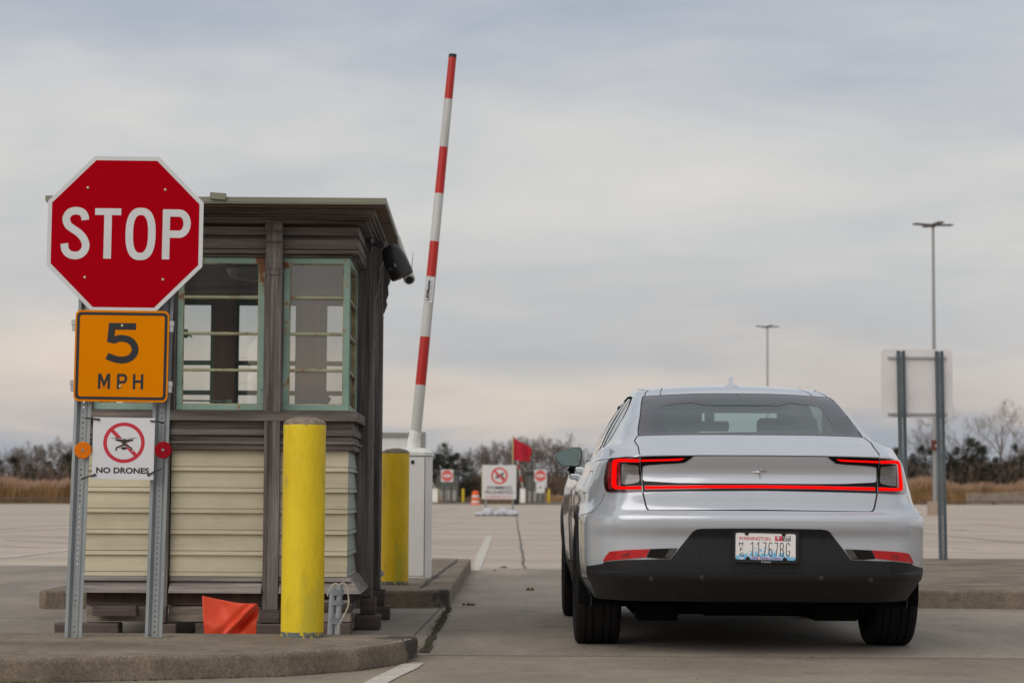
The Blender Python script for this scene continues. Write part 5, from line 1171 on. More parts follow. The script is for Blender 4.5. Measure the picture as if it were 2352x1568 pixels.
patch('light_strip', bl + [(0.0, k1)] + mir(bl) + mir(blb) + [(0.0, k2)] + blb, M['ledred'], band_, off=.008, depth=.004, step=.03)
# --- boot lid shut lines
cutl = F([(497, 346), (481, 374), (503, 408), (508, 440), (513, 463)]); cutb = F([(529, 665), (538, 705), (546, 742), (553, 759), (562, 768), (578, 771), (700, 771)])
ks = find(*z1(1140, 769))[1]
for s in (1, -1):
    f = (lambda L_: L_) if s == 1 else mir
    line('shut_line', f(cutl), .006, M['gap'], body); line('shut_line', f(cutb + [(0.0, ks)]), .0075, M['gap'], body)
    line('bumper_seam', f(F([(178, 796), (205, 790), (238, 781), (255, 772), (272, 750), (300, 705), (312, 672)])), .003, M['gap'], body)
    line('fender_crease', f(F([(347, 476), (270, 486), (258, 492)])), .003, M['gap'], body)
ktop = find(*z1(1140, 457))[1]
for s in (1, -1):
    f = (lambda L_: L_) if s == 1 else mir
    line('panel_crease', f(F([(822, 458)]) + [(0.0, ktop)]), .004, M['gap'], body)
# --- black lower bumper with licence plate recess
ub = F([(212, 1083), (222, 1086), (262, 1080), (302, 1073), (318, 1062), (430, 1052), (560, 1049), (690, 1046), (712, 1018), (738, 984), (780, 932), (815, 890), (835, 878), (870, 874), (960, 873)])
kcen = find(*z1(1140, 872))[1]
k0 = KN[0]
blk = ub + [(0.0, kcen)] + mir(ub)
tL = ub[0][0]
arch_pts = [(tL-.02, ub[0][1]-.05), (tL-.03, KN[1]), (tL-.03, k0+.001)]
blk = blk + [(-t, k) for t, k in arch_pts] + [(0, k0+.001)] + arch_pts[::-1]
bp = patch('lower_bumper', blk, M['cladding'], CAR, off=.004, depth=.03, step=.05)
for s in (1, -1):
    f = (lambda L_: L_) if s == 1 else mir
    r1 = patch('bumper_reflector', f(F([(306, 1061), (322, 1030), (345, 1004), (430, 995), (569, 989), (548, 1036), (440, 1046), (330, 1056)])), M['refl'], CAR, off=.007, depth=.008)
    patch('fog_lamp', f(F([(573, 989), (690, 985), (728, 985), (708, 1016), (688, 1042), (620, 1044), (551, 1037)])), M['smoked'], r1, off=.0065, depth=.008)
    patch('trim_bevel', f(F([(684, 988), (726, 986), (690, 1038), (654, 1034)])), mat('silver_trim', srgb(84, 82, 78), rough=.3, metal=.3), r1, off=.0085, depth=.003)
    patch('reflector_cell', f(F([(412, 1015), (456, 1013), (452, 1034), (410, 1036)])), M['redband'], r1, off=.009, depth=.003)
    for (x, y) in ((578, 1158), (866, 1150)):
        t, k = find(*z1(x, y)); t *= s
        P = surf([t], [k])[0]; Nn = normals([t], [k])[0]; mb = MB(); q = Vector((0, 0, 1)).rotation_difference(Vector(Nn)).to_matrix()
        mb.lathe([(.0125, 0), (.0125, .0055), (.010, .007)], n=20); mb.v = [tuple(Vector(P)+q @ Vector(v)) for v in mb.v]; mb.build('parking_sensor', mat('sensor_grey', srgb(54, 54, 54), rough=.5), bp)
    line('bumper_groove', f(F([(420, 1180), (440, 1160), (470, 1148), (560, 1140), (900, 1130)]) ) , .007, M['gap'], bp, off=.0052)
tw = find(*z1(1140+0, 1062)); patch('tow_cover', F([(905, 1055), (962, 1054), (963, 1116), (906, 1117)]) if False else mir(F([(388-0, 1056), (446, 1055), (447, 1116), (390, 1118)])), M['cladding'], bp, off=.0065, depth=.003)
# --- side cladding: arch lips and sills
def side_u(v, z):
    d = (GP[:, 1]-v)**2 + (GP[:, 2]-z)**2 + np.where(np.abs(GT) < .7, 1, 0); i = np.argsort(d)[:4]; w = 1/(d[i]+1e-6); return float(-np.sum(GP[i, 0]*w)/np.sum(w))
for s in (-1, 1):
    for (v0, z0) in ARX:
        mb = MB(); A = list(range(-18, 199, 6)); n = len(A); rows = []
        for a in A:
            ca, sa = math.cos(R(a)), math.sin(R(a)); r_ = []
            for (rr_, o) in ((.365, -.05), (.366, .004), (.372, .009), (.403, .009), (.410, .002)):
                v, z = v0+rr_*ca, z0+rr_*sa; u = side_u(min(max(v, .22), 4.5), max(z, .29)); r_.append((s*(u+o), v, z))
            rows.append(r_)
        for r_ in rows: mb.v += r_
        for i in range(n-1):
            for j in range(4): a = i*5+j; mb.f.append((a, a+1, a+6, a+5))
        mb.build('wheel_arch_trim', M['cladding'], CAR, smooth=50)
        mb = MB(); mb.v = []; 
        for a in A:
            ca, sa = math.cos(R(a)), math.sin(R(a)); mb.v += [(s*.55, v0+.377*ca, z0+.377*sa), (s*.91, v0+.377*ca, z0+.377*sa)]
        mb.f = [(2*i, 2*i+1, 2*i+3, 2*i+2) for i in range(n-1)]; b = len(mb.v); mb.v.append((s*.55, v0, z0)); mb.f += [(2*i, 2*i+2, b) for i in range(n-1)]
        mb.build('wheel_well', M['under'], CAR)
    mb = MB(); vv = np.linspace(1.38, 3.36, 24); zz = [.20, .215, .33, .40]; oo = [-.06, .002, .010, .004]
    for v in vv:
        for z, o in zip(zz, oo): mb.v.append((s*(side_u(v, max(z, .30))+o), v, z))
    for i in range(23):
        for j in range(3): a = i*4+j; mb.f.append((a, a+1, a+5, a+4))
    mb.build('sill_cladding', M['cladding'], CAR, smooth=40)
    # window surround, pillars, door lines, handles
    sg = -s
    T0, T1, kb_, kt_ = SIDE0, SIDE1, KN[KGB], KN[KRE]
    line('window_trim', [(s*T0, kb_), (s*T1, kb_)], .022, M['trimb'], CAR, off=.002); line('window_trim', [(s*1.35, kt_), (s*T1, kt_)], .008, M['trimb'], CAR, off=.0008)
    for (ta, tb_, w_) in ((2.62, 2.55, .075), (1.80, 1.80, .05)): line('pillar_trim', [(s*ta, kb_), (s*tb_, kt_-.02)], w_, M['trimb'], CAR, off=.001)
    line('window_trim', [(s*side_t0(k), k) for k in np.linspace(kb_, kt_-.015, 14)], .018, M['trimb'], CAR, off=.001); line('pillar_trim', [(s*T1, kb_), (s*T1, kt_)], .04, M['trimb'], CAR, off=.002)
    line('door_line', [(s*2.66, kb_), (s*2.66, KN[4])], .005, M['gap'], body); line('door_line', [(s*3.75, kb_-.05), (s*3.72, KN[4])], .005, M['gap'], body); line('door_line', [(s*1.72, kb_), (s*1.80, KN[13]), (s*2.0, KN[9]), (s*2.05, KN[4])], .005, M['gap'], body)
    if s == -1:   # charging flap
        fl = [(-1.40, KN[14]+.02), (-1.30, KN[14]+.018), (-1.27, KN[14]-.00), (-1.29, KN[13]), (-1.44, KN[13]-.005), (-1.46, KN[13]+.02), (-1.44, KN[14]+.005), (-1.40, KN[14]+.02)]
        line('charge_flap_line', fl, .003, M['gap'], body)
    for v in (1.72, 2.72):
        zh = .965 if v < 2 else .935; u = side_u(v, zh); h = MB()
        h.box(u-.012, u+.042, v-.11, v+.11, zh-.022, zh+.014) if s == 1 else h.box(-u-.042, -u+.012, v-.11, v+.11, zh-.022, zh+.014)
        h.build('door_handle', M['paint'], CAR, bevel=.008, seg=2)
# --- door mirrors
for s in (-1, 1):
    mo = MB(); xc, vc, zc = s*.905, 3.02, 1.062
    out = [(-.087, -.010), (-.080, .018), (-.050, .036), (-.010, .050), (.030, .058), (.062, .061), (.080, .052), (.087, .026), (.083, -.020), (.070, -.056), (.052, -.062), (-.030, -.059), (-.050, -.052), (-.075, -.030)]
    def loop(sc, dv, dz=0): return [(xc+(-s)*(-1)*0 + s*(-x)*sc*1.0, vc+dv, zc+z*sc+dz) for x, z in out]
    n = len(out); rings = [loop(1.0, 0), loop(1.04, .012), loop(1.05, .045), loop(.9, .10), loop(.55, .145)]
    for r_ in rings: mo.v += r_
    for j in range(4):
        for i in range(n): mo.f.append((j*n+i, j*n+(i+1) % n, (j+1)*n+(i+1) % n, (j+1)*n+i))
    mo.f.append(tuple(4*n+i for i in range(n)))
    mh = mo.build('door_mirror', M['paint'], CAR, smooth=60)
    mg = MB(); a = loop(.955, -.002); b = loop(1.0, .002); mg.v = a; mg.f = [tuple(range(n))]; mg.build('mirror_glass', M['mirrorg'], mh)
    mr_ = MB(); mr_.v = [(p[0], p[1]-.001, p[2]) for p in loop(1.02, 0)] + [(p[0], p[1]+.0, p[2]) for p in loop(.955, -.0015)]; mr_.f = [(i, (i+1) % n, n+(i+1) % n, n+i) for i in range(n)]; mr_.build('mirror_rim', M['gap'], mh)
    ms = MB(); ms.prof([(vc+.01, .985), (vc+.09, .985), (vc+.075, .945), (vc+.03, .945)], min(s*.76, s*.90), max(s*.76, s*.90)); ms.tube([(s*.90, vc+.05, 1.0), (s*.845, vc+.055, .962), (s*.80, vc+.06, .95)], [.03, .028, .035], 10); ms.build('mirror_stalk', M['piano'], mh, smooth=40)
# --- antenna, emblem
v0, zr = 1.50, surf([0], [KN[KRI]])[0][2]
mb = MB(); rows = []
for (v, b_, h, f_) in ((1.49, .036, .004, .020), (1.50, .043, .012, .020), (1.53, .044, .030, .013), (1.55, .044, .052, .010), (1.57, .044, .057, .010), (1.62, .040, .050, .010), (1.68, .030, .030, .010), (1.74, .016, .012, .006), (1.78, .004, .004, .002)):
    zb = float(np.interp(v, [1.22, 1.5, 1.78, 2.0], [1.393, 1.444, 1.470, 1.478])); hb = min(.010, h*.8)
    rows.append([(-b_, v, zb-.004), (-b_*.75, v, zb+hb), (-f_, v, zb+hb+.006*(h > .02)), (-f_*.8, v, zb+h), (f_*.8, v, zb+h), (f_, v, zb+hb+.006*(h > .02)), (b_*.75, v, zb+hb), (b_, v, zb-.004)])
for r_ in rows: mb.v += r_
for i in range(len(rows)-1):
    for j in range(7): a = i*8+j; mb.f.append((a, a+1, a+9, a+8))
mb.f.append(tuple(range(8))); mb.build('roof_antenna', M['paint'], CAR, smooth=50)
mb = MB(); rows = [(-.062, 1.488), (.062, 1.488)]
def ez(px, py): 
    t, k = find(1665.2+px*.40296, 861.3+py*.40296); P = surf([t], [k])[0]; return P
e0 = np.array([0, 0.0, 0])
ec = ez(190, 550) if False else surf([0], [find(*z1(1140, 549))[1]])[0]
def star(pts, d0=.006):
    mb = MB(); q = [(ec[0]+x*.00090, ec[1]-d0-.003, ec[2]-y*.00090) for x, y in pts]; c = q[-1]; n = len(q)-1
    top = [(p[0], p[1]+.003, p[2]) for p in q[:-1]]; mb.v = top + [q[-1]]; mb.f = [(i, (i+1) % n, n) for i in range(n)]
    return mb
s1 = star([(4, -56), (9, -8), (50, -5), (10, 1), (1, -3), (5, -6)]); s1.build('emblem', M['chrome'], CAR)
s2 = star([(-50, 1), (-8, -3), (2, 3), (1, 52), (-7, 8), (-4, 4)]); s2.build('emblem', M['chrome'], CAR)
# --- licence plate with frame
PO = Vector((.020, .012, .560)); pt = thing('licence_plate', None, None); pt.parent = CAR; pt.location = PO; pt.rotation_euler = (R(-2), R(1.0), 0)
del_ = [k for k in ('label', 'category') if k in pt]
for k in del_: del pt[k]
K1 = 1/1052.0*.300     # metres per unit of the plate view
def zp(x, y): return ((x-1190)*.000286, (664-y)*.000286)
ow = rrect(-.166, .169, -.0815, .083, .02, 5); iw = rrect(-.155, .153, -.0675, .069, .011, 5); n = len(ow)
mb = MB(); mb.v = [(x, -.008, z) for x, z in ow] + [(x, -.008, z) for x, z in iw] + [(x, .004, z) for x, z in ow] + [(x, -.003, z) for x, z in iw]
mb.f = [(k, (k+1) % n, n+(k+1) % n, n+k) for k in range(n)] + [(k, 2*n+k, 2*n+(k+1) % n, (k+1) % n) for k in range(n)] + [(n+k, n+(k+1) % n, 3*n+(k+1) % n, 3*n+k) for k in range(n)]
for (x, z, s) in ((zp(848, 440)[0], .062, -1), (zp(1505, 440)[0], .062, -1), (zp(872, 880)[0], -.058, 1), (zp(1532, 880)[0], -.058, 1)):
    mb.poly([(x-.014, z-s*(-.008)*-1 if 0 else z+(-s)*.009), (x+.014, z+(-s)*.009), (x+.006, z+s*.006), (x-.006, z+s*.006)], -.0078, -.003)
fr2 = mb.build('plate_frame', M['cladding'], pt, bevel=.001)
for (x, z) in ((zp(848, 0)[0], .063), (zp(1505, 0)[0], .063), (zp(872, 0)[0], -.060), (zp(1532, 0)[0], -.060)):
    m3 = MB(); m3.lathe([(.0045, -.0079), (.004, -.0105)], (x, 0, z), 'y', 10); m3.build('screw', M['gap'], fr2)
def plate_mat():
    m = bpy.data.materials.new('plate_face'); m.use_nodes = True; nt = m.node_tree; N = nt.nodes.new; p = nt.nodes['Principled BSDF']; p.inputs['Roughness'].default_value = .35
    tc = N('ShaderNodeTexCoord'); sp = N('ShaderNodeSeparateXYZ'); nlink(nt, tc.outputs['Object'], sp.inputs[0])
    nz = N('ShaderNodeTexNoise'); nz.inputs['Scale'].default_value = 45; nz.inputs['Detail'].default_value = 5; nlink(nt, tc.outputs['Object'], nz.inputs['Vector'])
    # a printed mountain: blue below a jagged ridge that peaks in the middle
    def mth(op, a, b=None):
        q = N('ShaderNodeMath'); q.operation = op
        for i, v in enumerate((a, b)):
            if v is None: continue
            if isinstance(v, (int, float)): q.inputs[i].default_value = v
            else: nlink(nt, v, q.inputs[i])
        return q.outputs[0]
    ax_ = mth('ABSOLUTE', mth('ADD', sp.outputs['X'], .014)); ridge = mth('SUBTRACT', .004, mth('MULTIPLY', ax_, .36)); ridge = mth('ADD', ridge, mth('MULTIPLY', mth('SUBTRACT', nz.outputs['Fac'], .5), .055))
    hh = mth('SUBTRACT', ridge, sp.outputs['Z']); f = N('ShaderNodeMapRange'); f.inputs['From Min'].default_value = -.002; f.inputs['From Max'].default_value = .004; nlink(nt, hh, f.inputs[0])
    n2 = N('ShaderNodeTexNoise'); n2.inputs['Scale'].default_value = 75; n2.inputs['Detail'].default_value = 4; nlink(nt, tc.outputs['Object'], n2.inputs['Vector'])
    patchy = N('ShaderNodeMapRange'); patchy.inputs['From Min'].default_value = .47; patchy.inputs['From Max'].default_value = .56; nlink(nt, mth('SUBTRACT', n2.outputs['Fac'], mth('MULTIPLY', mth('ADD', sp.outputs['Z'], .02), 3.2)), patchy.inputs[0])
    ff = mth('MULTIPLY', f.outputs[0], patchy.outputs[0])
    mx = N('ShaderNodeMix'); mx.data_type = 'RGBA'; nlink(nt, ff, mx.inputs['Factor']); mx.inputs['A'].default_value = (*srgb(236, 232, 230), 1); mx.inputs['B'].default_value = (*srgb(120, 192, 230), 1)
    nlink(nt, mx.outputs['Result'], p.inputs['Base Color']); return m
face = MB().poly(rrect(-.154, .152, -.0665, .068, .010, 5), -.0040, -.0015).build('plate_face', plate_mat(), pt)
M['pink'] = mat('plate_red_print', srgb(206, 62, 84)); M['dblue'] = mat('plate_dark_print', srgb(44, 42, 50)); M['pmag'] = mat('plate_magenta_print', srgb(196, 66, 130))
def ptxt(body_, x0, x1, y0, y1, m, bold=0, par=None, y=-.0048):
    a, b = zp(x0, y0), zp(x1, y1); return text_mesh('plate_text', body_, m, par or face, width=b[0]-a[0], height=a[1]-b[1], loc=((a[0]+b[0])/2, y, (a[1]+b[1])/2), bold=bold)
ptxt('WASHINGTON', 705, 1268, 492, 552, M['pink'], .01); ptxt('EVERGREEN STATE', 942, 1460, 850, 890, M['pmag'], .01)
ptxt('M', 712, 788, 592, 660, M['dblue']); ptxt('F', 732, 778, 684, 752, M['dblue']); ptxt('G', 726, 796, 776, 844, M['dblue'])
for (x, c) in ((922, '1'), (1028, '1'), (1128, '7'), (1236, '6'), (1334, '7'), (1438, 'B'), (1546, 'G')):
    w = 78; h0, h1 = 590, 826; pp = []
    X = lambda f: x+10+f*w*.72
    if c == '1': pp = [[(X(-.12), 625), (X(.45), 592), (X(.5), 826)], [(X(.02), 826), (X(1.0), 826)]]
    elif c == '7': pp = [[(X(-.05), 592), (X(1), 592), (X(.85), 680), (X(.5), 826)]]
    elif c == '6': pp = [spl([(X(1), 615), (X(.75), 592), (X(.3), 592), (X(.02), 625), (X(.0), 700), (X(.02), 790), (X(.3), 824), (X(.7), 824), (X(1), 790), (X(.98), 735), (X(.7), 706), (X(.3), 706), (X(.04), 730)], 4)]
    elif c == 'B': pp = [[(X(.05), 590), (X(.1), 826)], spl([(X(.02), 592), (X(.7), 592), (X(.97), 630), (X(.9), 680), (X(.6), 702), (X(.08), 704)], 4), spl([(X(.6), 704), (X(.98), 735), (X(1.05), 780), (X(.8), 824), (X(.08), 824)], 4)]
    elif c == 'G': pp = [spl([(X(1), 640), (X(.9), 605), (X(.5), 590), (X(.12), 610), (X(.0), 660), (X(.05), 770), (X(.3), 818), (X(.7), 822), (X(1), 790), (X(1.02), 735)], 4), [(X(.55), 735), (X(1.06), 735)]]
    m4 = MB()
    for k, q in enumerate(pp): m4.ribbon([zp(*p) for p in q], 13*.000286, -.0048-.0002*k)
    m4.build('plate_numeral', M['dblue'], face)
a, b = zp(1352, 556), zp(1482, 470); MB().box(a[0], b[0], -.0046, -.0041, a[1], b[1]).build('sticker', M['pink'], face); ptxt('9', 1380, 1432, 475, 535, M['coro'], .03, y=-.0052)
a, b = zp(1484, 556), zp(1630, 464); MB().box(a[0], b[0], -.0046, -.0041, a[1], b[1]).build('sticker', M['dblue'], face); ptxt('2024', 1503, 1618, 506, 546, M['coro'], .02, y=-.0052); a, b = zp(1532, 500), zp(1616, 470); MB().box(a[0], b[0], -.0052, -.0047, a[1], b[1]).build('sticker', M['coro'], face)
ptxt('P', 1498, 1520, 474, 500, M['coro'], .02, y=-.0052)
ptxt('Polestar', 1116, 1290, 908, 948, M['chrome'], .01, par=fr2, y=-.0086)
# --- wheels
def wheel(s, v):
    t = bpy.data.objects.new('wheel', None); COL.objects.link(t); t.parent = CAR; t.location = (s*.800, v, .3505)
    prof = [(.245, -.105), (.262, -.117), (.300, -.1245), (.330, -.119), (.343, -.108)]
    g_ = [-.104, -.094]
    top = [(.3475, -.100)]
    for x in (-.066, -.028, .028, .066):
        top += [(.3505, x-.0055), (.343, x-.0045), (.343, x+.0045), (.3505, x+.0055)]
    top += [(.3475, .100)]
    prof = prof + top + [(.343, .108), (.330, .119), (.300, .1245), (.262, .117), (.245, .105)]
    mb = MB(); mb.lathe([(r, h) for r, h in prof], axis='x', n=96)
    mb.f = mb.f[:-2]
    ty = mb.build('tyre', M['rubber'], t, smooth=28)
    mb = MB(); o = s*.075
    mb.lathe([(.246, -.10), (.240, -.09), (.225, 0), (.232, .09), (.246, .10)], axis='x', n=64); mb.f = mb.f[:-2]
    ri = mb.build('rim', M['rim'], t, smooth=40)
    mb = MB()
    for k in range(5):
        a = 2*math.pi*k/5
        for da in (-.17, .17):
            p0 = Vector((o*.8, .05*math.cos(a), .05*math.sin(a))); p1 = Vector((o*1.25, .235*math.cos(a+da), .235*math.sin(a+da))); mb.tube([p0, p1], [.026, .017], 6)
    mb.lathe([(.065, o*.5), (.06, o*1.0), (.03, o*1.05)] if s > 0 else [(.065, o*.5), (.06, o*1.0), (.03, o*1.05)], axis='x', n=24)
    mb.build('spokes', M['rim'], ri, smooth=40)
    mb = MB(); mb.lathe([(.17, -.02*s), (.17, .0)], axis='x', n=32); mb.build('brake_disc', M['chrome'], t)
for s in (-1, 1):
    for v in (1.0, 3.735): wheel(s, v)
# ------------------------------------------------------------------ blank-backed sign on the right island
def back_sign():
    Y = 23.6
    t = thing('road_sign', 'pale blank back of a rounded road sign on the two perforated posts at the right', 'road sign', (0, 0, 0))
    a, b = at(2028, 958, Y-.06), at(2192, 801, Y-.06); cx_ = (a.x+b.x)/2; cz_ = (a.z+b.z)/2; t.location = (cx_, Y, cz_); hw, hh = (b.x-a.x)/2, (b.z-a.z)/2
    MB().poly(rrect(-hw, hw, -hh, hh, .05), .045, .048).build('sign_plate', M['alu_l'], t)
    for zc in (hh-.09, -hh+.045):
        mb = MB(); mb.box(-hw*.83, hw*.83, .018, .030, zc-.012, zc-.002)
        for k in range(26):
            x = -hw*.83 + (k+.5)*hw*1.66/26; mb.box(x-.008, x+.008, .0205, .044, zc-.0015, zc+.012)
        mb.build('perforated_bracket', M['alu'], t)
    for (px, pt, lab, bx) in ((2069, 805, 'perforated steel post partly hidden by the car, under the blank sign', None), (2157, 806, 'perforated steel post standing right under the blank sign on the far island', None)):
        top = at(px, pt, Y); bot = at(px+9.5, 1286, Y)
        p = thing('sign_post', lab, 'post', (bot.x, Y, .137), group='posts carrying the blank sign'); h = top.z-.137
        p.rotation_euler = (0, math.atan2(top.x-bot.x, h), 0)
        mb = MB(); post_web(mb, 0, -.024, 0, h, w=.032, step=.030, r=.0065); mb.build('perforated_web', M['galv_dark'], p)
        mb = MB()
        for s in (-1, 1): mb.flat([(s*.047, 0), (s*.030, 0), (s*.017, -.024), (s*.0165, -.020), (s*.030, .0035), (s*.047, .0035)], 0, h)
        mb.build('flange', M['galv_dark'], p)
M['alu_l'] = mat('pale_sign_back', srgb(228, 225, 224), srgb(218, 215, 216), .55, .0, scale=4, spots=[(5, .66, srgb(206, 190, 184))], spot_soft=.12)
back_sign()
# ------------------------------------------------------------------ big white board behind the gate
M['board'] = mat('white_board', srgb(214, 214, 214), srgb(206, 206, 206), .5); M['frame_g'] = mat('grey_frame', srgb(132, 130, 126), rough=.6)
Y = 36.0; a = at(800, 1086, Y); b = at(966, 1004, Y); T = thing('board_sign', 'large white board in a grey timber frame behind the gate cabinet', 'board', ((a.x+b.x)/2, Y, 0)); hw = (b.x-a.x)/2
MB().box(-hw, hw, -.01, .01, a.z, b.z).build('board', M['board'], T)
mb = MB(); mb.box(hw+.0, hw+.085, -.05, .05, .0, at(973, 992, Y).z); mb.build('frame_post', M['frame_g'], T)
mb = MB(); mb.box(-hw-.085, -hw, -.05, .05, 0, at(973, 992, Y).z); mb.build('frame_post', M['frame_g'], T)
MB().box(-hw, hw-.001, -.045, .045, b.z, b.z+.075).build('top_rail', M['frame_g'], T); MB().box(-hw, hw-.001, -.03, .03, a.z-.05, a.z).build('bottom_rail', M['frame_g'], T)
p = at(868, 1165, 28.0); T = thing('barrel', 'white round-ended object on the lot, just visible between booth and dull yellow bollard', 'barrel', (p.x, 28.0, .0))
MB().lathe([(.12, .05), (.15, .07), (.16, .2), (.155, .42), (.12, .50), (.05, .52)], n=24).build('body', M['board'], T, smooth=40); MB().lathe([(.16, .0), (.165, .05)], n=24).build('base', M['seam'], T)
# ------------------------------------------------------------------ the swimming sign, its flag and sandbags
Y = 81.0; c = at(1147, 1107, Y); T = thing('swimming_sign', 'white SWIMMING PROHIBITED sign with red pictogram, standing out on the lot', 'warning sign', (c.x, Y, 0))
a, b = at(1108, 1145.5, Y), at(1186.5, 1068, Y); hw = (b.x-a.x)/2; hz = (b.z-a.z)/2; zc = (a.z+b.z)/2
fa = MB().box(-hw, hw, -.03, .0, a.z, b.z).build('sign_board', M['board'], T, bevel=.01); M['yl'] = mat('yellow_edge', srgb(206, 196, 130))
MB().box(-hw-.02, -hw-.001, -.02, .03, a.z, b.z).build('edge_strip', M['yl'], fa)
def ringm(cx_, cz_, ro_, ri_, y, n=40):
    mb = MB(); o = arc(cx_, cz_, ro_, ro_, 0, 360, n)[:-1]; i = arc(cx_, cz_, ri_, ri_, 0, 360, n)[:-1]; mb.add([(x, y, z) for x, z in o] + [(x, y, z) for x, z in i], [(k, (k+1) % n, n+(k+1) % n, n+k) for k in range(n)]); return mb
rz = at(1147, 1092, Y).z; M['pred'] = mat('sign_print_red', srgb(212, 54, 44))
ringm(0, rz, .31, .245, -.034).build('prohibition_ring', M['pred'], fa)
mb = MB(); mb.ribbon([(-.20, rz+.20), (.20, rz-.20)], .07, -.042); mb.build('prohibition_bar', M['pred'], fa)
mb = MB(); mb.ribbon([(-.15, rz-.08), (.02, rz-.01), (.16, rz+.10)], .07, -.038); mb.ribbon([(-.02, rz-.03), (-.12, rz+.08)], .05, -.0385); mb.add([(x, -.0375, z) for x, z in arc(.14, rz-.08, .05, .05, 0, 330, 10)], [tuple(range(11))]); mb.build('swimmer_icon', M['sblack'], fa)
text_mesh('lettering', 'SWIMMING', M['sblack'], fa, width=.92, height=.13, loc=(0, -.034, at(1147, 1119.5, Y).z), bold=.01); text_mesh('lettering', 'PROHIBITED', M['sblack'], fa, width=1.04, height=.13, loc=(0, -.034, at(1147, 1130, Y).z), bold=.01)
text_mesh('lettering', 'NO LIFEGUARD ON DUTY', M['pred'], fa, width=1.04, height=.07, loc=(0, -.034, at(1147, 1140, Y).z), bold=.01)
for s in (-1, 1):
    MB().box(s*.50-.035, s*.50+.035, .005, .06, .02, b.z-.05).build('leg', M['frame_g'], T); MB().box(s*.50-.05, s*.50+.05, -.4, .5, .0, .06).build('foot', M['frame_g'], T)
M['flag'] = mat('red_flag_cloth', (.50, .006, .028), (.42, .004, .02), .7, scale=3)
fp = at(1177.5, 1072, Y+.1); T = thing('flag', 'bright red flag flying above the swimming sign', 'flag', (fp.x, Y+.1, fp.z-.3)); ft = at(1178.5, 998, Y+.1)
MB().tube([(0, 0, 0), (ft.x-fp.x, 0, ft.z-fp.z+.3)], .016, 8).build('pole', M['yl'], T)
mb = MB(); nx, nz = 16, 12; cor = [at(1178, 1054, Y+.1), at(1216, 1062, Y+.1), at(1222, 1031, Y+.1), at(1178, 1001, Y+.1)]; cor = [q-Vector(T.location) for q in cor]
for j in range(nz+1):
    for i in range(nx+1):
        u, v = i/nx, j/nz; p = cor[0].lerp(cor[1], u).lerp(cor[3].lerp(cor[2], u), v); p.y += .10*math.sin(u*8+v*2)*u + .2*u; p.z += -.03*math.sin(u*6) ; mb.v.append(tuple(p))
for j in range(nz):
    for i in range(nx): a_ = j*(nx+1)+i; mb.f.append((a_, a_+1, a_+nx+2, a_+nx+1))
mb.build('cloth', M['flag'], T, smooth=60, noft=True)
M['sand'] = mat('white_sandbag', srgb(206, 208, 214), srgb(176, 178, 186), .85, scale=8); 
for k, (px, w, lab) in enumerate(((1103, .50, 'leftmost white sandbag, slumped outward at the foot of the swimming sign'), (1122, .5, 'second white sandbag from the left under the swimming sign'), (1138, .42, 'third white sandbag from the left under the swimming sign'), (1156, .42, 'white sandbag right of the middle under the swimming sign'), (1176, .6, 'rightmost and largest white sandbag under the swimming sign'))):
    p = at(px, 1180, Y-.15); mb = MB(); rr = random.Random(k+40); rows = []
    for j in range(9):
        t_ = j/8; x = (t_-.5)*w; r_ = (.16+.03*(k % 2))*math.sin(math.pi*(.05+.9*t_))**.85
        rows.append([(x, 1.6*r_*math.cos(2*math.pi*a/14)+rr.gauss(0, .008), max(.0, .10+r_*.9*math.sin(2*math.pi*a/14)+rr.gauss(0, .006))) for a in range(14)])
    for r_ in rows: mb.v += r_
    for j in range(8):
        for a in range(14): mb.f.append((j*14+a, j*14+(a+1) % 14, (j+1)*14+(a+1) % 14, (j+1)*14+a))
    mb.f += [tuple(range(14)), tuple(8*14+a for a in range(14))]
    o = mb.build('sandbag', M['sand'], None, smooth=60); o.location = (p.x, Y-.15+rr.uniform(-.1, .1), .002); o.rotation_euler = (0, 0, rr.uniform(-.8, .8)); o.scale = (1, 1, (.65, 1.25, .8, 1.2, .95)[k]); tag(o, lab, 'sandbag', 'sandbags holding the swimming sign')
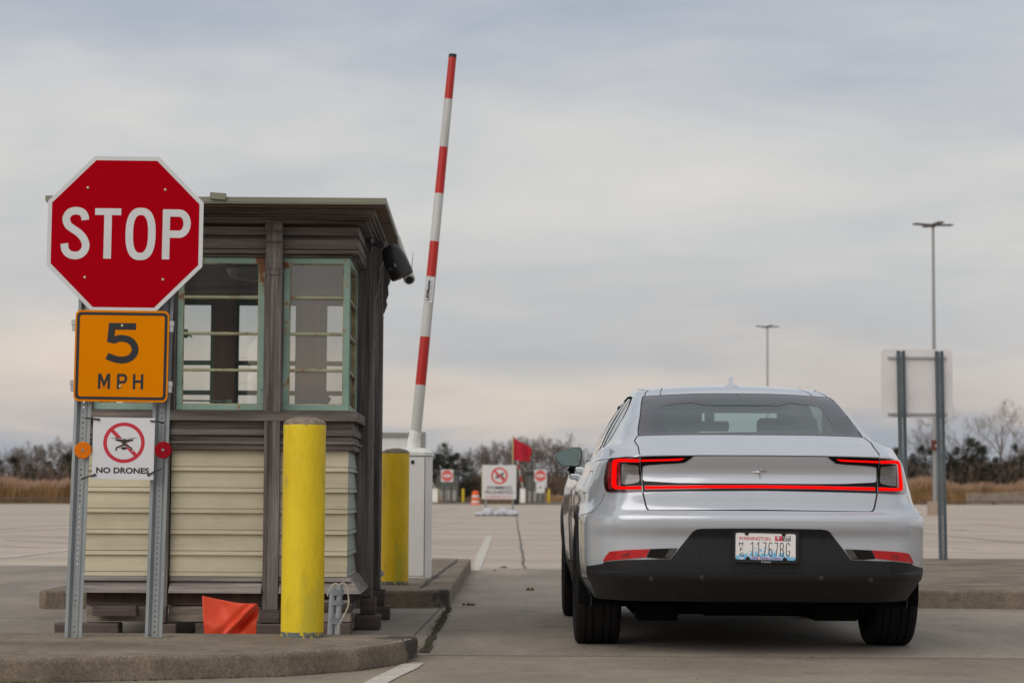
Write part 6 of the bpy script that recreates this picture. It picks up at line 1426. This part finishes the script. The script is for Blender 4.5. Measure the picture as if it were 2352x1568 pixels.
# ------------------------------------------------------------------ the two far booths on their islands
M['fw'] = mat('far_booth_panel', srgb(170, 166, 160), rough=.7); M['fd'] = mat('far_booth_wood', srgb(92, 90, 88), rough=.8); M['fg'] = mat('far_booth_green', srgb(124, 130, 112), rough=.6)
M['farpane'] = mat('far_booth_window', srgb(70, 78, 70), rough=.2); M['by'] = mat('far_bollard_yellow', srgb(206, 178, 20), rough=.5); M['fisl'] = mat('far_kerb', srgb(128, 122, 114), rough=.9)
YF_ = 168.0
def fx(px, Y=YF_): return at(px, 1150, Y).x
def fzz(py, px=1100, Y=YF_): return at(px, py, Y).z
def far_island(x0, x1, y0=166.5, y1=180): 
    mb = MB(); mb.box(x0, x1, y0, y1, 0, .15); tag(mb.build('traffic_island', M['fisl']), kind='structure')
far_island(-30, fx(1096)); far_island(fx(1186), fx(1290)+3)
def far_booth(px0, px1, lab, Y=YF_):
    x0, x1 = fx(px0), fx(px1); t = thing('toll_booth', lab, 'toll booth', ((x0+x1)/2, Y, .15), group='toll booths across the lot'); w = (x1-x0)/2
    MB().box(-w, w, 0, 2.4, .1, 1.0).build('lower_wall', M['fw'], t); MB().box(-w-.25, w+.25, -.3, 2.7, 2.32, 2.45).build('roof', M['fd'], t); MB().box(-w-.05, w+.05, -.05, 2.45, 2.05, 2.319).build('header', M['fd'], t)
    mb = MB()
    for x in (-w, -w*.36, w*.36, w): mb.box(x-.08, x+.08, -.08, .06, 0, 2.04)
    for x in (-w, w): mb.box(x-.08, x+.08, 2.3, 2.46, 0, 2.04)
    mb.build('posts', M['fd'], t); MB().box(-w-.06, w+.06, -.1, 2.45, 1.001, 1.08).build('sill', M['fd'], t)
    for (a, b) in ((-w+.09, -w*.36-.09), (-w*.36+.09, w*.36-.09), (w*.36+.09, w-.09)):
        mb = MB(); mb.box(a, b, .0, .04, 1.081, 1.16); mb.box(a, b, .0, .04, 1.95, 2.045)
        for x in (a, (a+b)/2-.02, b-.05): mb.box(x, x+.05, .001, .039, 1.161, 1.949)
        wi = mb.build('window', M['fg'], t); MB().box(a+.01, b-.01, .018, .024, 1.12, 2.0).build('pane', M['farpane'], wi)
far_booth(1005, 1050, 'small far grey booth left of the swimming sign, behind a red do-not-enter sign'); far_booth(1210, 1246, 'small far grey booth right of the swimming sign, mostly behind a do-not-enter sign')
def dne(px, lab, Y=164.0):
    t = thing('do_not_enter_sign', lab, 'road sign', (fx(px, Y), Y, 0), group='do not enter signs across the lot'); zc = at(px, 1092, Y).z
    f = MB().box(-.46, .46, -.02, .02, zc-.46, zc+.46).build('sign_plate', M['board'], t, bevel=.01)
    mb = MB(); mb.add([(x, -.03, z) for x, z in arc(0, zc, .41, .41, 0, 360, 36)[:-1]], [tuple(range(36))]); mb.build('red_disc', M['pred'], f)
    MB().box(-.33, .33, -.040, -.032, zc-.075, zc+.075).build('white_bar', M['board'], f)
    text_mesh('lettering', 'DO NOT', M['board'], f, width=.42, height=.11, loc=(0, -.036, zc+.18), bold=.01); text_mesh('lettering', 'ENTER', M['board'], f, width=.36, height=.11, loc=(0, -.036, zc-.19), bold=.01)
    MB().box(-.04, .04, .022, .06, 0, zc+.4).build('post', M['galv_dark'], t); return t
dne(1026.5, 'red and white do-not-enter sign before the left far booth'); dne(1241, 'red and white do-not-enter sign before the right far booth, a small white sign below it')
Y = 163.8; T = thing('notice_sign', 'small white notice plate under the right do-not-enter sign', 'notice', (fx(1241, Y), Y, 0)); zc = at(1241, 1119, Y).z
f = MB().box(-.32, .32, -.02, .02, zc-.40, zc+.40).build('notice_plate', M['board'], T); text_mesh('lettering', 'EXIT', M['frame_g'], f, width=.36, height=.1, loc=(0, -.03, zc+.2)) if False else None
mb = MB(); mb.box(-.12, .12, -.03, -.022, zc-.05, zc+.05); mb.build('dark_print', M['frame_g'], f); MB().box(-.03, .03, .021, .05, 0, zc-.1).build('post', M['galv_dark'], T)
Y = 165.5; T = thing('notice_sign', 'white panel half hidden behind the right do-not-enter sign', 'notice', (fx(1249, Y), Y, 0)); zc = at(1249, 1105, Y).z
MB().box(-.22, .22, -.02, .02, zc-.48, zc+.48).build('notice_plate', M['board'], T); MB().box(-.03, .03, .021, .05, 0, zc).build('post', M['galv_dark'], T)
for (px, tip, lab) in ((999, (962, 1052), 'white far barrier gate left of the left far booth, arm mostly hidden'), (1200.5, (1189, 1060), 'white far barrier gate left of the right far booth, striped arm raised')):
    Y = 165.0; t = thing('barrier_gate', lab, 'barrier gate', (fx(px, Y), Y, .15), group='barrier gates across the lot')
    MB().box(-.21, .21, -.2, .2, 0, fzz(1121, px, Y)-.15).build('cabinet', M['gate_w'], t, bevel=.03)
    b = Vector((0, -.3, fzz(1120, px, Y)-.15)); e = at(*tip, Y-.3); e = Vector((e.x-t.location.x, -.3, e.z-.15)); e = b + (e-b)*1.35; n = 6
    for k in range(n): mb = MB(); mb.tube([b.lerp(e, k/n), b.lerp(e, (k+1)/n)], .045, 8); mb.build('arm_band', M['arm_r' if k % 2 else 'arm_w'], t)
for (px, lab) in ((1063.5, 'small far yellow bollard between the left far booth and the striped drum'), (1260.5, 'small far yellow bollard right of the right far booth'), (1004, 'small far yellow bollard touching the left far gate cabinet')):
    Y = 167.0 if px != 1004 else 166.8; o = MB().lathe([(.10, 0), (.10, .98), (.07, 1.03), (.02, 1.05)], n=16).build('bollard', M['by'], None, smooth=40); o.location = (fx(px, Y), Y, .15); tag(o, lab, 'bollard', 'far yellow bollards')
T = thing('traffic_drum', 'orange and white striped traffic drum at the far kerb', 'traffic drum', (fx(1092, 160), 160, 0)); M['do'] = mat('drum_orange', (.85, .12, .01), rough=.5)
zz = [0, .12, .13, .32, .33, .52, .53, .72, .73, .95, 1.03]; rr_ = [.36, .34, .30, .295, .285, .28, .27, .265, .25, .24, .14]
MB().lathe(list(zip(rr_, zz)), n=24).build('drum_body', M['do'], T, smooth=30)
for (z0, z1) in ((.14, .31), (.53+.02, .71)): 
    f_ = lambda z: float(np.interp(z, zz, rr_))+.004; MB().lathe([(f_(z0), z0), (f_(z1), z1)], n=24).build('white_band', M['board'], T, smooth=30)
Y = 165; T = thing('waste_bin', 'dark narrow bin beside the right far gate', 'bin', (fx(1185.5, Y), Y, 0)); MB().lathe([(.2, 0), (.22, .1), (.24, 1.2), (.2, 1.6), (.1, 1.75)], n=14).build('body', M['seam'], T, smooth=40)
# ------------------------------------------------------------------ lamp posts
M['pole'] = mat('lamp_post_steel', srgb(152, 152, 150), rough=.5, metal=.3); M['lampf'] = mat('lamp_fixture', srgb(92, 90, 90), rough=.5); M['basec'] = mat('lamp_base_concrete', srgb(168, 146, 132), srgb(150, 130, 118), .9, scale=3)
def lamp(px, pbase, ptop, Y, lab):
    b = at(px, pbase, Y); top = at(px-2*(Y < 120), ptop, Y); t = thing('lamp_post', lab, 'lamp post', (b.x, Y, 0), group='tall parking lot lamps')
    MB().lathe([(.34, 0), (.34, .55), (.31, .60)], n=20).build('concrete_base', M['basec'], t, smooth=30)
    MB().tube([(0, 0, .6), (0, 0, top.z)], [.10, .055], 12).build('pole', M['pole'], t, smooth=40)
    h = MB().lathe([(.08, top.z-.05), (.14, top.z+.02), (.1, top.z+.1)], n=12).build('head', M['lampf'], t)
    for a in (0, 90, 180, 270):
        mb = MB(); rm = Matrix.Rotation(R(a+12), 3, 'Z') @ Matrix.Rotation(R(-2), 3, 'Y'); d = Matrix.Rotation(R(a+12), 3, 'Z') @ Vector((1, 0, 0)); mb.obox(Vector((0, 0, top.z+.07))+d*.5, .78, .30, .07, rm); mb.build('fixture', M['lampf'], t, bevel=.02)
    return t
L1 = lamp(2148, 1183, 520, 94, 'tall lamp post at the right, its pole passing behind the blank sign'); lamp(1763.5, 1160, 752, 163, 'more distant lamp post rising behind the car roof')
p = at(2149, 1022, 93.8); T = thing('row_sign', 'small maroon row number sign fixed on the right lamp post', 'row sign', (p.x+.02, 93.8, p.z)); f = MB().box(-.22, .22, -.02, .02, -.22, .22).build('sign_plate', mat('maroon', srgb(96, 40, 36)), T)
text_mesh('numeral', '4', M['board'], f, width=.2, height=.28, loc=(.06, -.03, 0), bold=.02)
# ------------------------------------------------------------------ snow fence on the right and the low kerb logs
M['slat'] = mat('grey_fence_slat', srgb(176, 166, 154), srgb(140, 130, 120), .9, scale=2)
def snow_fence(xa, xb, lab):
    t = thing('snow_fence', lab, 'fence', (xa, lot_y(xa)-1.5, 0), group='slatted snow fences'); mb = MB(); x = xa; rr = random.Random(int(xa)); ox, oy = xa, lot_y(xa)-1.5
    while x < xb:
        y = lot_y(x)-1.5+.2*math.sin(x*.7); h = 1.25+rr.gauss(0, .05)+.08*math.sin(x*.5); w = .035; l = rr.gauss(0, .03)
        mb.add([(x-ox-w, y-oy, 0), (x-ox+w, y-oy, 0), (x-ox+w+l, y-oy, h), (x-ox-w+l, y-oy, h), (x-ox-w, y-oy+.03, 0), (x-ox+w, y-oy+.03, 0), (x-ox+w+l, y-oy+.03, h), (x-ox-w+l, y-oy+.03, h)], [(0, 1, 2, 3), (5, 4, 7, 6), (0, 3, 7, 4), (1, 5, 6, 2), (3, 2, 6, 7)]); x += .125
    mb.build('slats', M['slat'], t)
snow_fence(46, 62, 'low grey slatted snow fence before the reeds at the right edge')
M['log'] = mat('dark_log', srgb(108, 92, 80), rough=.9)
def rail(xa, xb, lab):
    a = Vector((xa, lot_y(xa)-3, .32)); b = Vector((xb, lot_y(xb)-3, .32)); t = thing('guard_rail', lab, 'guard rail', (xa, a.y, 0), group='low timber guard rails'); o = Vector((xa, a.y, 0))
    MB().tube([a-o, b-o], .06, 8).build('rail', M['log'], t); n = int((b-a).length/5.5)
    for k in range(n+1): q = a.lerp(b, k/max(1, n))-o; MB().tube([(q.x, q.y, 0), (q.x, q.y, .3)], .16, 8).build('post', M['log'], t)
rail(-40, -24, 'low dark timber rail along the lot edge at the left'); rail(40, 66, 'low dark timber rail along the lot edge at the right')
# ------------------------------------------------------------------ reeds, thicket and trees
M['reed'] = mat('reed_brown', srgb(166, 132, 90), srgb(122, 92, 58), .9, scale=.5, detail=3, world=True); M['plume'] = mat('reed_plume', srgb(176, 146, 124), srgb(150, 116, 96), .9, scale=.6, world=True)
M['twig'] = mat('thicket_twigs', srgb(124, 106, 94), srgb(80, 66, 56), .95, scale=.3, world=True); M['bark'] = mat('grey_bark', srgb(138, 126, 118), srgb(98, 88, 82), .95, scale=2); M['barkp'] = mat('pale_bark', srgb(150, 138, 130), srgb(116, 104, 98), .95, scale=2)
M['needle'] = mat('evergreen_needles', srgb(66, 64, 44), srgb(34, 34, 25), .9, scale=1.2, detail=3); M['needle2'] = mat('olive_needles', srgb(84, 88, 52), srgb(46, 52, 34), .9, scale=1.2, detail=3)
rr = random.Random(21); mb = MB(); mp = MB()
def blade(mb, x, y, z, h, w, l): mb.add([(x-w, y, z), (x+w, y, z), (x+l, y, z+h)], [(0, 1, 2)])
def reed_h(x): return 1.35 + .25*math.sin(x*.35) + .2*math.sin(x*.9+1) + (.9 if x > 36 else 0)
for i in range(26000):
    if i % 5 < 2: x = rr.uniform(-44, -22)
    elif i % 5 < 4: x = rr.uniform(38, 72)
    else: x = rr.uniform(-22, 38)
    d = rr.random()**1.5*9; h = (reed_h(x)*rr.uniform(.7, 1.1))*(1 if not -22 < x < 38 else .55); y = lot_y(x)+.3+d; l = rr.gauss(0, .12); blade(mb, x, y, 0, h, .045, l)
    if rr.random() < .35: x2 = x+l*.9; mp.add([(x2-.05, y-.01, h*.82), (x2+.06, y-.01, h*.84), (x2+.04+l*.2, y-.01, h*1.07)], [(0, 1, 2)])
tag(mb.build('reeds', M['reed'], noft=True), 'tall brown dry reeds along the edge of the lot', 'reeds', kind='stuff'); tag(mp.build('reed_plumes', M['plume'], noft=True), 'pale feathery plumes on top of the dry reeds', 'reed plumes', kind='stuff')
rr = random.Random(22); mb = MB()
for i in range(42000):
    x = rr.uniform(-58, 90); top = (3.0+.9*math.sin(x*.23)+.6*math.sin(x*.61+2)+(.8 if x > 36 else 0)-(.8 if -20 < x < 36 else 0))*(lot_y(x)/170); d = rr.uniform(10, 24); y = lot_y(x)+d
    z = rr.random()**1.2*top*.85; h = rr.uniform(.6, 1.6); a = rr.gauss(0, .5); w = .05 if z > top*.5 else .09
    mb.add([(x-w, y, z), (x+w, y, z), (x+a*h, y+rr.gauss(0, .3), z+h)], [(0, 1, 2)])
tag(mb.build('thicket', M['twig'], noft=True), 'dense brown leafless thicket behind the reeds and booths', 'thicket', kind='stuff')
def bare_tree_mesh(seed, H, spread=1.0, depth=6):
    rr = random.Random(seed); trunk = MB(); crown = MB()
    def br(p, d, L, r, lev):
        n = 3 if lev < 3 else 2; pts = [p]; dd = d.copy()
        for k in range(n):
            dd = (dd + Vector((rr.gauss(0, .16), rr.gauss(0, .16), rr.gauss(.04, .08)))).normalized(); pts.append(pts[-1]+dd*L/n)
        r1 = r*(.66 if lev < 3 else .5); mb = trunk if lev == 0 else crown
        mb.tube(pts, [r+(r1-r)*k/n for k in range(n+1)], 5 if lev < 2 else 3, cap=False)
        if lev >= depth: return
        k = rr.choice([2, 3, 3]) if lev < 2 else rr.choice([2, 3, 3, 4])
        for j in range(k):
            a = rr.uniform(0, 6.28); tilt = rr.uniform(.25, .85)*spread; u = dd.orthogonal().normalized(); w = dd.cross(u); nd = (dd*math.cos(tilt)+(u*math.cos(a)+w*math.sin(a))*math.sin(tilt)); nd.z += .12; nd.normalize()
            s = rr.uniform(.45, 1.0) if j else 1.0
            q = pts[-1] if j < 2 else pts[rr.randrange(1, len(pts))]
            br(q, nd, L*rr.uniform(.62, .86)*(.8+.2*s), max(r1*rr.uniform(.6, .9), .010), lev+1)
    br(Vector((0, 0, -.1)), Vector((rr.gauss(0, .06), 0, 1)).normalized(), H*.24, H*.020, 0)
    zmax = max(v[2] for v in crown.v); s = H/zmax
    for m_ in (trunk, crown): m_.v = [(x*s, y*s, z*s) for x, y, z in m_.v]
    return trunk, crown
def evergreen_mesh(seed, H, W_, n=2600):
    rr = random.Random(seed); trunk = MB(); trunk.tube([(0, 0, -.1), (rr.gauss(0, .1), 0, H*.5), (0, 0, H*.9)], [H*.025, H*.016, .02], 6); crown = MB()
    cl = []
    for k in range(46):
        z = rr.uniform(.08, 1.0); r_ = W_*(1-z)**.55*rr.uniform(.35, 1.0); a = rr.uniform(0, 6.28); cl.append((r_*math.cos(a), r_*math.sin(a), z*H*.96, rr.uniform(.10, .22)*W_+.12))
    cl.append((0, 0, H*.97, .18))
    for i in range(n):
        c = rr.choice(cl); v = Vector((rr.gauss(0, 1), rr.gauss(0, 1), rr.gauss(0, .8))); v.normalize(); v *= c[3]*rr.uniform(.3, 1.15); p = Vector(c[:3])+v
        if p.z < .1: p.z = .1
        s = rr.uniform(.07, .17)*max(1, H/5); a = Vector((rr.gauss(0, 1), rr.gauss(0, 1), rr.gauss(.3, .7))).normalized()*s; b = Vector((rr.gauss(0, 1), rr.gauss(0, 1), rr.gauss(0, .6))).normalized()*s*.6
        crown.add([p-a, p+b, p+a], [(0, 1, 2)])
    return trunk, crown
def tree_proto(kind, seed, H, W_=1.5, m='bark', mc=None):
    t, c = (bare_tree_mesh(seed, H) if kind == 'bare_tree' else evergreen_mesh(seed, H, W_)); r_ = thing(kind, 'x', 'tree')
    t.build('trunk', M[m], r_, smooth=60, noft=True); c.build('crown', M[mc or m], r_, smooth=60, noft=True); return r_
BARE = [tree_proto('bare_tree', 100+i, 6.0, m='bark') for i in range(5)]; BAREP = [tree_proto('bare_tree', 130+i, 12.0, m='barkp') for i in range(3)]
EVER = [tree_proto('evergreen_tree', 200+i, 5.0, 1.7, 'bark', 'needle') for i in range(3)] + [tree_proto('evergreen_tree', 210, 5.0, 1.9, 'bark', 'needle2')]
used = set()
def put(proto, px, ptop, dist_off, lab, grp, sx=1.0):
    """a tree whose crown reaches photo height ptop, standing dist_off behind the lot edge"""
    Y = 150.0
    for _ in range(6): x = at(px, 1130, Y).x; Y = lot_y(x)+dist_off
    top = at(px, ptop, Y).z; base = 6.0 if proto in BARE else 12.0 if proto in BAREP else 5.0
    o = copy_tree(proto) if proto.name in used else proto; used.add(proto.name); s = top/base
    o.location = (x, Y, 0); o.scale = (s*sx, s*sx, s); o.rotation_euler = (0, 0, random.Random(px*7+ptop).uniform(0, 6.28)); o['label'] = lab; o['category'] = 'tree'; o['group'] = grp
    return o
GL, GM, GR_ = 'trees beyond the lot at the left', 'trees behind the far booths', 'trees beyond the lot at the right'
for i, (px, pt, d) in enumerate([(6, 1030, 20), (22, 1024, 22), (40, 1018, 24), (62, 1020, 20), (86, 1006, 18), (100, 1000, 24), (126, 1010, 22), (146, 1006, 20), (165, 1014, 24), (-14, 1026, 20)]):
    lab = {100: 'tallest bare tree in the left treeline, with open forked crown', 86: 'bare tree just left of the tallest one in the left treeline'}.get(px, 'grey leafless tree in the treeline left of the sign posts')
    put(BARE[i % 5], px, pt, d, lab, GL)
for i, (px, pt, d) in enumerate([(30, 1050, 13), (66, 1064, 12), (112, 1058, 14), (150, 1042, 13), (168, 1034, 14), (-8, 1050, 14)]):
    put(EVER[i % 3], px, pt, d, 'dark low evergreen in the treeline left of the sign posts', GL, 1.2)
put(EVER[3], 1020, 1018, 13, 'olive green pine above the left far booth, taller than its neighbours', GM, 1.2)
for i, (px, pt, d) in enumerate([(1000, 1052, 12), (1050, 1040, 12), (1066, 1052, 13), (1036, 1046, 11), (1004, 1040, 15)]): put(EVER[(i+1) % 4], px, pt, d, 'dark green bushy evergreen around the left far booth', GM, 1.4)
for i, (px, pt, d) in enumerate([(1075, 1030, 18), (1092, 1022, 20), (1108, 1024, 16), (1128, 1012, 18), (1146, 1014, 22), (1160, 1022, 18), (1192, 1004, 20), (1208, 1018, 18), (1228, 992, 16), (1246, 988, 18), (1268, 996, 20), (1284, 1012, 18), (1300, 1020, 16), (1326, 1016, 20), (1348, 1024, 18), (1176, 1018, 24), (1216, 1000, 22), (1258, 1006, 24), (960, 1040, 20), (985, 1034, 22)]):
    lab = {1246: 'tallest bare tree right of the red flag', 1128: 'round-headed bare tree left of the red flag'}.get(px, 'grey leafless tree in the treeline behind the far booths')
    put(BARE[(i*2+1) % 5], px, pt, d, lab, GM)
for i, (px, pt, d, k) in enumerate([(2110, 962, 22, 0), (2148, 972, 24, 1), (2196, 914, 16, 1), (2172, 985, 22, 2), (2300, 912, 18, 0), (2322, 975, 24, 2), (2232, 990, 26, 0), (2350, 1000, 20, 2)]):
    lab = {2196: 'tall pale leafless tree right of the blank sign', 2300: 'tall pale leafless tree with crooked top near the right edge'}.get(px, 'thin pale leafless tree in the right treeline')
    put(BAREP[k], px, pt, d, lab, GR_, .8)
for i, (px, pt, d) in enumerate([(2060, 1028, 14), (2096, 1040, 12), (2118, 1022, 13), (2142, 1030, 14), (2170, 1034, 15), (2200, 1026, 13), (2230, 1006, 12), (2246, 1012, 12), (2262, 1024, 13), (2288, 1050, 12), (2312, 1058, 12), (2334, 1018, 13), (2352, 1046, 12), (2185, 1044, 12)]):
    lab = {2230: 'tallest dark evergreen in the right treeline, pointed top', 2334: 'narrow dark evergreen near the right edge'}.get(px, 'dark dense evergreen in the right treeline')
    put(EVER[i % 3], px, pt, d, lab, GR_, 1.0 if px != 2334 else .6)
for p_ in BARE + BAREP + EVER:
    if p_.name not in used:
        for ch in list(p_.children): bpy.data.objects.remove(ch)
        bpy.data.objects.remove(p_)
